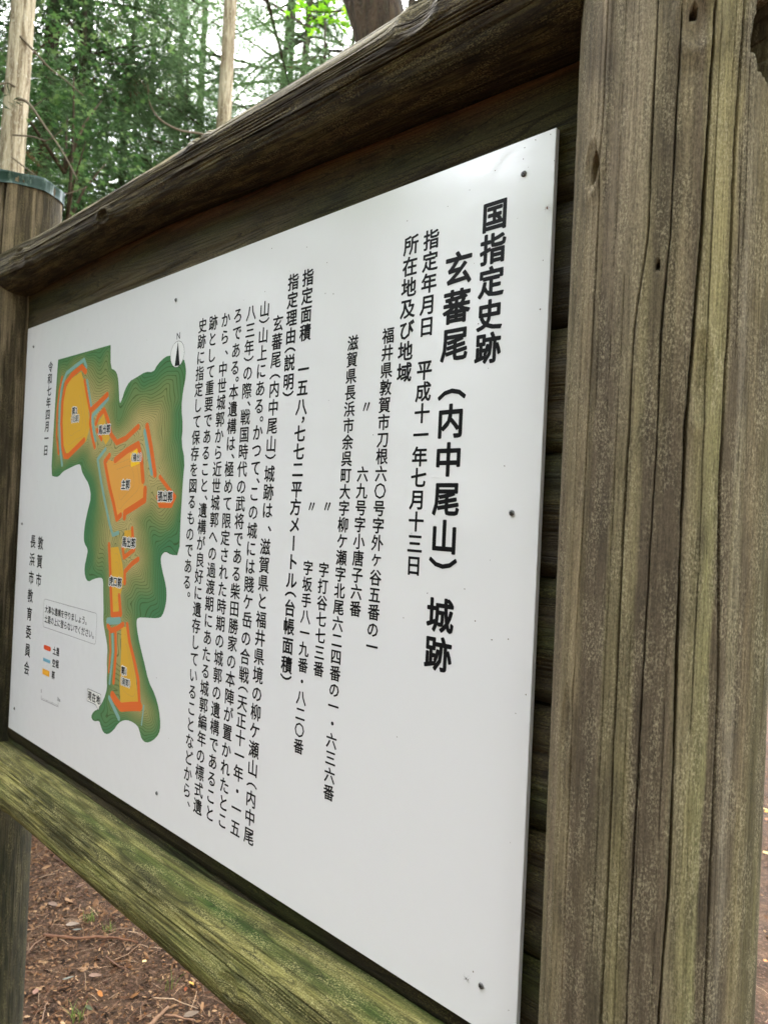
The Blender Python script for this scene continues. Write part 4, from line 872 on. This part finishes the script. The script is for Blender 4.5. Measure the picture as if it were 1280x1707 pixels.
stick('fallen_twig', [(255, 1660), (290, 1665), (330, 1680)], .002, .001, (190, 160, 130), 'pale thin twig above the thick stick', 'twig')
M_GRASS = tint_mat('grass_blade', .5, .3)
def tuft(px, py, nb, h, label):
    x, y = gpt(px, py); rng = random.Random(px); v, q, tt = [], [], []
    for b in range(nb):
        a = rng.uniform(0, 6.28); L = h * rng.uniform(.5, 1.1); lean = rng.uniform(.2, .9); w_ = .0016; n = len(v); bx, by = rng.uniform(-.02, .02), rng.uniform(-.02, .02)
        s = (-math.sin(a) * w_, math.cos(a) * w_)
        for i in range(5):
            t = i / 4; r = L * lean * t * t; z = L * t * (1 - .35 * lean * t); k = 1 - t * .9
            v += [(bx + math.cos(a) * r + s[0] * k, by + math.sin(a) * r + s[1] * k, z), (bx + math.cos(a) * r - s[0] * k, by + math.sin(a) * r - s[1] * k, z)]
            tt += [lin((92 + rng.randint(0, 30), 112 + rng.randint(0, 20), 56))] * 2
        for i in range(4): q.append((n + 2 * i, n + 2 * i + 1, n + 2 * i + 3, n + 2 * i + 2))
    o = link('grass_tuft', np_mesh('grass_tuft', v, quads=q, tint=np.array(tt)), M_GRASS, None, (x, y, float(floor_z(np.array([x]), np.array([y]))[0]))); tag(o, label, 'grass tuft')
tuft(150, 1535, 26, .05, 'low clump of green grass above the long root')
tuft(182, 1553, 22, .045, 'small bright grass clump at the root, nearest the rail')
tuft(130, 1690, 20, .06, 'sparse grass tuft near the lower edge by the olive leaf')
tuft(284, 1640, 8, .085, 'few tall thin grass blades under the mossy rail')

# ---------------------------------------------------------------- trees
def bark_mat(name, a, b, c_):
    w = NT(name); tc = w.n('ShaderNodeTexCoord').outputs['Object']
    f = w.noise(w.vmul(tc, (34, 34, 3.2)), detail=4, rough=.65, dist=.4); g = w.noise(w.vmul(tc, (90, 90, 30)), detail=3, rough=.7); l = w.noise(w.vmul(tc, (3, 3, 1.2)), detail=3)
    c = w.mix(w.ramp(f, .38, .62), lin(a), lin(b)); c = w.mix(w.math('MULTIPLY', w.ramp(g, .5, .7), .7), c, lin(c_)); c = w.mix(w.math('MULTIPLY', w.ramp(l, .5, .75), .4), c, lin(a))
    w.out('Base Color', c); w.out('Roughness', .9); bp = w.n('ShaderNodeBump', i_Strength=1.0, i_Distance=.02); w.t.links.new(w.math('ADD', f, w.math('MULTIPLY', g, .5)), bp.inputs['Height']); w.out('Normal', bp.outputs[0]); return w.m
M_BARK_P = bark_mat('pale_cedar_bark', (132, 114, 88), (200, 184, 154), (216, 206, 184))
M_BARK_D = bark_mat('dark_cedar_bark', (52, 42, 34), (84, 70, 58), (104, 90, 76))
M_BARK_N = bark_mat('dark_smooth_bark', (60, 48, 36), (92, 74, 56), (80, 80, 56))
M_LEAF = tint_mat('cedar_foliage', .6, .5, .35)
M_LEAFB = tint_mat('broad_leaves', .45, .45, .2)
def trunk_mesh(name, h, r, lean=(0, 0), seed=0, n=20, flare=1.35):
    rng = random.Random(seed); k = 26; P, Rd = [], []
    ph = rng.uniform(0, 6)
    for i in range(k):
        t = i / (k - 1); P.append((lean[0] * t * h + .05 * math.sin(t * 7 + ph) * t, lean[1] * t * h + .05 * math.cos(t * 6 + ph) * t, -.15 + t * (h + .15)))
        Rd.append(r * ((1 - t) ** .8 * .9 + .1) * (1 + (flare - 1) * math.exp(-t * h / .5)))
    me = tube_mesh(name, P, Rd, n)
    co = np.empty(len(me.vertices) * 3, np.float32); me.vertices.foreach_get('co', co); co = co.reshape(-1, 3)
    c = np.repeat(np.array(P, np.float32), n, 0); a = np.tile(np.arange(n), k)
    co[:] = c + (co - c) * (1 + .14 * (vn(a * .7, co[:, 2] * 2.3, seed) - .5))[:, None]; me.vertices.foreach_set('co', co.ravel()); me.update(); return me
# a cedar spray: an axis with side shoots, each of needle blades
def spray(seed):
    r = np.random.default_rng(seed); v, f = [], []
    for s in range(11):
        t = s / 10; side = -1 if s % 2 else 1; base = np.array([t * .34, 0, -.10 * t * t]); L = .11 * (1 - .45 * t) + .02
        az = side * r.uniform(.5, 1.0) if s < 10 else 0; d = np.array([math.cos(az), math.sin(az), r.uniform(-.55, .15)]); d /= np.linalg.norm(d)
        for b in range(4):
            a = base + d * L * r.uniform(0, .5); dd = d + r.uniform(-.45, .45, 3); dd /= np.linalg.norm(dd); e = a + dd * L * r.uniform(.5, .9)
            pr = np.cross(dd, r.uniform(-1, 1, 3)); pr /= np.linalg.norm(pr); w_ = r.uniform(.004, .0075); n = len(v)
            v += [a, (a + e) / 2 + pr * w_, e]; f.append((n, n + 1, n + 2))
    return np.array(v), f
SPR = [spray(s) for s in range(2)]
def crown_arrays(seed, zb, zt, rad, nb=58, per=26, dens=1.0, limbs=None, lean=(0, 0), h=1.0):
    r = np.random.default_rng(seed); pos, dirs, shade = [], [], []
    for b in range(nb):
        t = (b + r.uniform(0, 1)) / nb; z = zb + (zt - zb) * t; az = b * 2.4 + r.uniform(-.5, .5); L = rad * (1 - t) ** .65 * r.uniform(.65, 1.15) + .25
        rise = r.uniform(-.25, .15); tone = r.uniform(.45, 1.4); cx, cy = lean[0] * z, lean[1] * z
        lp = []
        for q in range(6):
            s = q / 5; lp.append((cx + math.cos(az) * L * s, cy + math.sin(az) * L * s, z + L * (rise * s + .10 * s - .22 * s * s)))
        if limbs is not None: limbs.append((lp, .012 + .012 * L))
        k = int(per * dens * (L / rad) * 1.3) + 3
        s = r.uniform(.04, 1, k) ** .75; off = r.normal(0, .16, (k, 3)) * L * .55; off[:, 2] *= .45; off[:, 2] -= .10 * np.abs(off[:, 2]) + .05
        pos.append(np.stack([cx + math.cos(az) * L * s, cy + math.sin(az) * L * s, z + L * (rise * s + .10 * s - .22 * s * s)], -1) + off)
        dirs.append(np.stack([np.full(k, az) + r.normal(0, .7, k), r.uniform(-.15, .9, k)], -1)); shade.append(np.full(k, tone) * r.uniform(.7, 1.3, k))
    k = 420; zz = r.uniform(zb, zt, k); aa = r.uniform(0, 6.28, k); rr = r.uniform(.12, .55, k)
    pos.append(np.stack([lean[0] * zz + np.cos(aa) * rr, lean[1] * zz + np.sin(aa) * rr, zz], -1)); dirs.append(np.stack([aa + r.normal(0, .6, k), r.uniform(-.1, 1.0, k)], -1)); shade.append(r.uniform(.5, 1.1, k))
    return np.concatenate(pos), np.concatenate(dirs), np.concatenate(shade)
def crown_mesh(name, seed, zb, zt, rad, limbs=None, size=1.0, **kw):
    pos, dr, sh = crown_arrays(seed, zb, zt, rad, limbs=limbs, **kw); r = np.random.default_rng(seed + 99); n = len(pos)
    az, dp = dr[:, 0], dr[:, 1]; ro = r.uniform(-.8, .8, n)
    cz, sz, cd, sd_ = np.cos(az), np.sin(az), np.cos(dp), np.sin(dp); co_, so = np.cos(ro), np.sin(ro)
    Rz = np.zeros((n, 3, 3)); Rz[:, 0, 0] = cz; Rz[:, 0, 1] = -sz; Rz[:, 1, 0] = sz; Rz[:, 1, 1] = cz; Rz[:, 2, 2] = 1
    Ry = np.zeros((n, 3, 3)); Ry[:, 1, 1] = 1; Ry[:, 0, 0] = cd; Ry[:, 0, 2] = sd_; Ry[:, 2, 0] = -sd_; Ry[:, 2, 2] = cd
    Rx = np.zeros((n, 3, 3)); Rx[:, 0, 0] = 1; Rx[:, 1, 1] = co_; Rx[:, 1, 2] = -so; Rx[:, 2, 1] = so; Rx[:, 2, 2] = co_
    M = Rz @ Ry @ Rx; s = r.uniform(.8, 1.8, n) * size
    base = np.array([lin((90, 116, 76))]) * sh[:, None]
    hue = r.uniform(0, 1, n)[:, None]; base = base * (1 - hue * .35) + np.array([lin((132, 158, 104))]) * sh[:, None] * hue * .35
    dead = r.uniform(0, 1, n) < .012; base[dead] = lin((120, 78, 56))
    me_parts = []; half = n // 2
    vv, ff, tt = [], [], []; off = 0
    for q, sl in enumerate((slice(0, half), slice(half, n))):
        bv, bf = SPR[q]; k = len(bv); v = np.einsum('nij,nkj->nki', M[sl], bv[None] * s[sl][:, None, None]) + pos[sl][:, None, :]
        m_ = v.shape[0]; ff.append((np.array(bf)[None] + (np.arange(m_) * k)[:, None, None]).reshape(-1, 3) + off); vv.append(v.reshape(-1, 3)); tt.append(np.repeat(base[sl], k, 0)); off += m_ * k
    t = np.concatenate(tt); t = t * r.uniform(.75, 1.25, (len(t) // 3, 1)).repeat(3, 0)
    return np_mesh(name, np.concatenate(vv), tris=np.concatenate(ff), tint=np.clip(t, .002, .5))
def limbs_mesh(name, limbs):
    v, f = [], []
    for lp, r in limbs:
        me = None; n = len(v); P = [Vector(p) for p in lp]
        for i, p in enumerate(P):
            d = (P[min(i + 1, 5)] - P[max(i - 1, 0)]).normalized(); a = d.cross(Vector((0, 0, 1))).normalized(); b = d.cross(a); rr_ = r * (1 - i / 5.5)
            v += [p + a * rr_, p - a * rr_ * .5 + b * rr_ * .86, p - a * rr_ * .5 - b * rr_ * .86]
        for i in range(5):
            for k in range(3): f.append((n + i * 3 + k, n + i * 3 + (k + 1) % 3, n + i * 3 + 3 + (k + 1) % 3, n + i * 3 + 3 + k))
    me = bpy.data.meshes.new(name); me.from_pydata(v, [], f); me.update(); return me
# crown prototypes (meshes shared between trees)
PROTO = []
for k, (zb, zt, rd, nb, per) in enumerate(((3.2, 15.5, 2.6, 64, 40), (2.4, 13.0, 2.3, 60, 40), (4.6, 17.5, 2.7, 62, 38))):
    lm = []; cm_ = crown_mesh('cedar_crown', 20 + k, zb, zt, rd, limbs=lm, nb=nb, per=per)
    PROTO.append((cm_, limbs_mesh('limbs', lm), trunk_mesh('trunk', zt + .6, .10 + .02 * k, seed=k)))
HI = []
lm = []; cm_ = crown_mesh('cedar_crown', 40, 8.8, 19, 2.5, limbs=lm, nb=46, per=24); HI = (cm_, limbs_mesh('limbs', lm))
lm = []; cm_ = crown_mesh('cedar_crown', 51, 1.0, 6.2, 1.35, limbs=lm, nb=54, per=30, size=.85); YOUNG = (cm_, limbs_mesh('limbs', lm), trunk_mesh('trunk', 6.4, .07, seed=9))
def cedar(x, y, k, rot, s, label, mat=None, group=None, name='cedar_tree'):
    root = bpy.data.objects.new(name, None); COL.objects.link(root); root.location = (x, y, 0); root.rotation_euler = (0, 0, rot); root.scale = (s, s, s)
    tag(root, label, 'tree', group)
    cm_, lb, tk = YOUNG if k == 'y' else PROTO[k]
    for nm, me, mt in (('trunk', tk, mat or M_BARK_D), ('crown', cm_, M_LEAF), ('limbs', lb, M_BARK_D)):
        o = link(nm, me, mt, root)
        if nm != 'trunk': o['kind'] = 'stuff'
    return root
def at(px, dist):
    """ground position at a bearing seen in the photograph and a distance from the camera"""
    d = F_ + R_ * ((px[0] - 640) / 1214) - U_ * ((px[1] - 853.5) / 1214); h = math.hypot(d.x, d.y)
    C = m.translation; return C.x + d.x * dist / h, C.y + d.y * dist / h
def tall(px_top, px_low, dist, r, label, mat, seed, crown=True, h=19.0):
    """bare stemmed tree through two image bearings: leans as in the photograph"""
    xt, yt = at(px_top, dist); xl, yl = at(px_low, dist)
    def zof(p):
        d = F_ + R_ * ((p[0] - 640) / 1214) - U_ * ((p[1] - 853.5) / 1214); return m.translation.z + d.z * dist / math.hypot(d.x, d.y)
    zt, zl = zof(px_top), zof(px_low); lx, ly = (xt - xl) / (zt - zl), (yt - yl) / (zt - zl)
    root = bpy.data.objects.new('cedar_tree', None); COL.objects.link(root); root.location = (xl - lx * zl, yl - ly * zl, 0); tag(root, label, 'tree')
    link('trunk', trunk_mesh('trunk', h, r, (lx, ly), seed, 28), mat, root)
    if crown:
        for nm, me, mt in (('crown', HI[0], M_LEAF), ('limbs', HI[1], M_BARK_D)):
            o = link(nm, me, mt, root); o['kind'] = 'stuff'; o.location = (lx * 12, ly * 12, 0); o.rotation_euler = (0, 0, seed)
    return root
t1 = tall((42, 5), (20, 280), 6.5, .112, 'pale barked cedar trunk rising behind the capped post at the left edge', M_BARK_P, 1)
t2 = tall((384, 5), (372, 200), 9.0, .112, 'pale barked straight cedar trunk rising behind the middle of the top rail', M_BARK_P, 2)
t3 = tall((92, 10), (78, 280), 9.5, .12, 'dark cedar trunk just right of the leftmost pale trunk', M_BARK_D, 3, crown=False, h=15)
t4 = tall((308, 10), (300, 160), 13.5, .085, 'slim dark trunk in shade left of the middle pale trunk', M_BARK_D, 4)
t5 = tall((480, 10), (470, 120), 14, .09, 'slim grey trunk behind, first right of the middle pale trunk', M_BARK_D, 5)
t6 = tall((515, 10), (505, 120), 12.5, .095, 'dark trunk behind, left of the bright maple leaves', M_BARK_D, 6)
# bare curved twigs in front of the foliage
def img_pt(px, py, dist):
    d = F_ + R_ * ((px - 640) / 1214) - U_ * ((py - 853.5) / 1214); return m.translation + d * (dist / math.hypot(d.x, d.y))
def bough(parent, pix, dist, r0, r1, mat, name='bare_branch', dd=0.0):
    P = [img_pt(px, py, dist + dd * i / max(1, len(pix) - 1)) - parent.location for i, (px, py) in enumerate(pix)]
    Q = []
    for i in range(len(P) - 1):
        p0, p1, p2, p3 = P[max(i - 1, 0)], P[i], P[i + 1], P[min(i + 2, len(P) - 1)]
        for t in (0, .25, .5, .75): Q.append(.5 * ((2 * p1) + (p2 - p0) * t + (2 * p0 - 5 * p1 + 4 * p2 - p3) * t * t + (3 * p1 - p0 - 3 * p2 + p3) * t ** 3))
    Q.append(P[-1]); r0 *= .7; r1 *= .7; me = tube_mesh(name, Q, [r0 + (r1 - r0) * i / (len(Q) - 1) for i in range(len(Q))], 6); return link(name, me, mat, parent)
M_TW = plain('pale_twig_bark', lin((112, 98, 80)), .8)
bough(t2, [(374, 232), (330, 222), (300, 217), (272, 203), (256, 185), (248, 165), (247, 142)], 8.6, .020, .008, M_TW, dd=-.8)
bough(t1, [(30, 165), (48, 172), (75, 210), (95, 238), (110, 262), (130, 300)], 6.3, .017, .007, M_TW, dd=-.3)
bough(t1, [(34, 60), (60, 88), (85, 115), (105, 130), (140, 160)], 6.4, .012, .006, M_TW)
bough(t1, [(22, 225), (55, 228), (80, 234), (104, 216)], 6.3, .010, .004, M_TW, dd=-.3)
bough(t1, [(26, 145), (10, 138), (-20, 150)], 6.4, .012, .007, M_TW)
bough(t3, [(84, 112), (110, 104), (140, 98), (172, 80)], 9.4, .018, .006, M_BARK_D)
bough(t3, [(86, 104), (130, 104), (180, 106), (230, 108)], 9.4, .020, .006, M_BARK_D, dd=-.8)
bough(t3, [(82, 150), (110, 160), (150, 172), (210, 186)], 9.4, .014, .004, M_BARK_D, dd=-.5)
bough(t1, [(20, 262), (70, 300), (105, 322), (128, 318), (145, 312)], 6.2, .008, .004, M_TW)

# cedars that fill the view beyond the board, one by one
vis = [((150, 0), 10.5, 0, .95, 'bushy cedar whose branches hang beside the capped post'), ((262, 0), 15, 1, 1.0, 'dense dark cedar standing left of the curved bare twig'),
       ((340, 0), 15, 2, .9, 'cedar with drooping dark sprays just left of the middle pale trunk'), ((492, 0), 13.5, 0, 1.0, 'cedar filling the space right of the middle pale trunk'),
       ((590, 0), 14.5, 1, 1.0, 'cedar behind the bright maple leaves'), ((40, 0), 12.5, 2, 1.0, 'shaded cedar behind the leftmost pale trunk'),
       ((-60, 0), 10, 1, 1.0, 'cedar whose sprays reach in at the left edge'), ((690, 0), 12.5, 2, .95, 'cedar behind the leaning dark trunk'),
       ]
for k, (px, d, pr, s, lb) in enumerate(vis):
    x, y = at(px, d); cedar(x, y, pr, k * 1.7, s, lb)
yg = [((135, 0), 9.8, 1.5, 'young light green cedar behind the dark left trunk'), ((225, 0), 11.0, 1.5, 'young cedar below the curved bare twig'), ((322, 0), 11.2, 1.35, 'young cedar in front of the slim shaded trunk'),
      ((545, 0), 11.5, 1.5, 'young cedar at the top rail right of the pale trunk')]
for k, (px, d, s, lb) in enumerate(yg):
    x, y = at(px, d); cedar(x, y, 'y', k * 2.1 + 1, s, lb, name='young_cedar')
rng = random.Random(21); placed = [(o.location.x, o.location.y) for o in COL.objects if o.parent is None and o.name.startswith(('cedar', 'young'))]
gaps = []
for px, py in ((480, 430), (268, 480), (735, 305), (852, 420)):      # lanes between the trees that mirror as bright spots in the panel
    d = F_ + R_ * ((px - 640) / 1214) - U_ * ((py - 853.5) / 1214); C = m.translation; t = -C.y / d.y; gaps.append((C.x + d.x * t, 0, d.x, -d.y))
cx0, cy0 = 1.4, -.3; n = 0; tries = 0
while n < 66 and tries < 4000:  # unseen cedars added round the board to shape light and reflections
    tries += 1
    a = rng.uniform(0, 2 * math.pi); d = 5.2 + 24 * rng.random() ** .8; x, y = cx0 + math.cos(a) * d, cy0 + math.sin(a) * d
    bear = math.degrees(math.atan2(y - m.translation.y, x - m.translation.x)) - math.degrees(math.atan2(F_.y, F_.x))
    bear = (bear + 180) % 360 - 180
    if abs(bear) < 36 or (abs(bear) < 60 and d < 9): continue
    if any((x - a_) * c_ + (y - b_) * d_ > 0 and abs((x - a_) * d_ - (y - b_) * c_) / math.hypot(c_, d_) < 1.6 for a_, b_, c_, d_ in gaps): continue
    if min(math.hypot(x - q[0], y - q[1]) for q in placed) < (2.2 if d < 14 else 2.7): continue
    placed.append((x, y)); n += 1
    cedar(x, y, rng.choice((0, 1, 2, 2)), rng.uniform(0, 6.28), rng.uniform(.85, 1.25), 'cedar of the surrounding plantation standing round the clearing', M_BARK_P if rng.random() < .4 else M_BARK_D, 'cedars of the plantation round the board')

for k, (x, y, s) in enumerate(q for q in ((-5.2, -2.4, 1.1), (-6.6, -4.0, 1.2), (-4.6, -4.6, 1.0), (-8.4, -2.8, 1.3), (-7.8, -5.8, 1.3), (-3.0, -6.4, 1.0), (-9.8, -4.6, 1.4), (-5.4, -7.2, 1.2), (-1.0, -7.6, 1.1), (-6.2, -1.2, 1.1), (-10.2, -1.6, 1.4), (-2.4, -8.8, 1.3), (-8.0, -.4, 1.3))):  # unseen young cedars added to hide low sky from the panel's reflection
    cedar(x, y, 'y', k * 2.3, s, 'young cedar of the undergrowth in front of the board', None, 'young cedars facing the board', 'young_cedar')
rng = random.Random(77); n = tries = 0
while n < 44 and tries < 6000:                       # unseen cedars added so the glossy panel mirrors a mostly closed wood
    tries += 1
    a = math.radians(rng.uniform(180, 310)); d = rng.uniform(6.5, 21); x, y = 1.0 + math.cos(a) * d, math.sin(a) * d
    if any((x - a_) * c_ + (y - b_) * d_ > 0 and abs((x - a_) * d_ - (y - b_) * c_) / math.hypot(c_, d_) < 1.25 for a_, b_, c_, d_ in gaps): continue
    if min(math.hypot(x - q[0], y - q[1]) for q in placed) < 1.45: continue
    placed.append((x, y)); n += 1
    cedar(x, y, rng.choice((0, 1, 1)), rng.uniform(0, 6.28), rng.uniform(.85, 1.2), 'unseen close set cedar added in front of the board for the panel reflection', None, 'unseen close set cedars added for the panel reflection')
# leaning dark trunk right behind the top rail, with maple leaves
xt, yt = at((610, 0), 3.5)
root = bpy.data.objects.new('maple_tree', None); COL.objects.link(root); root.location = at((655, 400), 3.6) + (0,); tag(root, 'dark leaning trunk right behind the top rail with bright green maple leaves', 'tree')
P = [img_pt(720, 1500, 3.6), img_pt(700, 900, 3.6), img_pt(678, 500, 3.6), img_pt(655, 220, 3.6), img_pt(645, 100, 3.6), img_pt(632, 40, 3.6), img_pt(618, -10, 3.6), img_pt(590, -160, 3.7), img_pt(560, -420, 3.8), img_pt(560, -900, 4.0)]
P[0].z = -.1; P = [p - root.location for p in P]
link('trunk', tube_mesh('trunk', P, [.19, .17, .155, .145, .135, .135, .14, .12, .09, .05], 24), M_BARK_N, root)
def maple_leaf():
    v = [(0, 0, 0)]; f = []; pts = []
    for k, (a, r) in enumerate(((-150, .32), (-120, .62), (-95, .30), (-60, .85), (-38, .38), (0, 1.0), (38, .38), (60, .85), (95, .30), (120, .62), (150, .32), (180, .12))):
        t = math.radians(a); pts.append((math.cos(t) * r, math.sin(t) * r, -.12 * r * r))
    v += pts; n = len(pts); return v, [(0, i + 1, (i + 1) % n + 1) for i in range(n)]
mv, mf = maple_leaf()
def leaves(name, centres, spread, n, size, cols, seed, parent, mat, flat=.6):
    r = np.random.default_rng(seed); C_ = np.array([list(c) for c in centres]); idx = r.integers(0, len(C_), n)
    pos = C_[idx] + r.normal(0, 1, (n, 3)) * np.array(spread); cl = np.array([lin(c) for c in cols])
    t = cl[r.integers(0, len(cl), n)] * r.uniform(.75, 1.2, (n, 1)); s = r.uniform(.6, 1.2, n) * size
    me = scatter(name, mv, mf, pos, rotmats(r, n, flat), np.stack([s] * 3, -1), t); o = link(name, me, mat, parent); o['kind'] = 'stuff'; return o
mc = [img_pt(px, py, d) - root.location for px, py, d in ((505, 12, 4.4), (525, 22, 4.4), (545, 30, 4.35), (560, 18, 4.4), (575, 35, 4.3), (535, 5, 4.5), (515, 35, 4.4), (560, -20, 4.4), (530, -30, 4.5))]
leaves('leaf_spray', mc, (.05, .05, .018), 150, .034, ((120, 176, 36), (142, 196, 44), (100, 156, 40)), 4, root, M_LEAFB, .45)
bough(root, [(618, -10), (590, 6), (565, 18), (540, 20), (515, 18), (500, 10)], 4.2, .010, .003, M_BARK_N, 'branch', .2)
# broadleaved shrubs low at the left
def shrub(px, dist, z0, z1, rad, n, size, cols, label, seed):
    x, y = at(px, dist); rt = bpy.data.objects.new('broadleaf_tree', None); COL.objects.link(rt); rt.location = (x, y, 0); tag(rt, label, 'tree')
    link('trunk', trunk_mesh('trunk', z1 - .3, .05, (0, 0), seed, 12), M_BARK_N, rt); r = random.Random(seed)
    cs = [(r.uniform(-rad, rad), r.uniform(-rad, rad), r.uniform(z0, z1)) for _ in range(40)]
    for k in range(10):
        c = cs[k]; link('branch', tube_mesh('branch', [(0, 0, c[2] - .8), (c[0] * .5, c[1] * .5, c[2] - .3), c], [.02, .012, .004], 5), M_BARK_N, rt)
    leaves('crown', cs, (.22, .22, .14), n, size, cols, seed, rt, M_LEAFB, .7)
GR = ((74, 106, 58), (92, 124, 66), (60, 88, 50), (116, 142, 84))
shrub((118, 100), 7.4, 3.0, 6.0, .75, 2600, .045, GR, 'broadleaved tree with round green leaves between the capped post and the cedars', 3)
shrub((-30, 200), 8.0, 2.6, 6.5, 1.0, 2600, .045, GR, 'broadleaved tree behind the leftmost pale trunk at the frame edge', 5)
shrub((420, 130), 15, 4.0, 8.0, 1.4, 2600, .07, GR, 'light broadleaved tree far behind the middle pale trunk', 6)
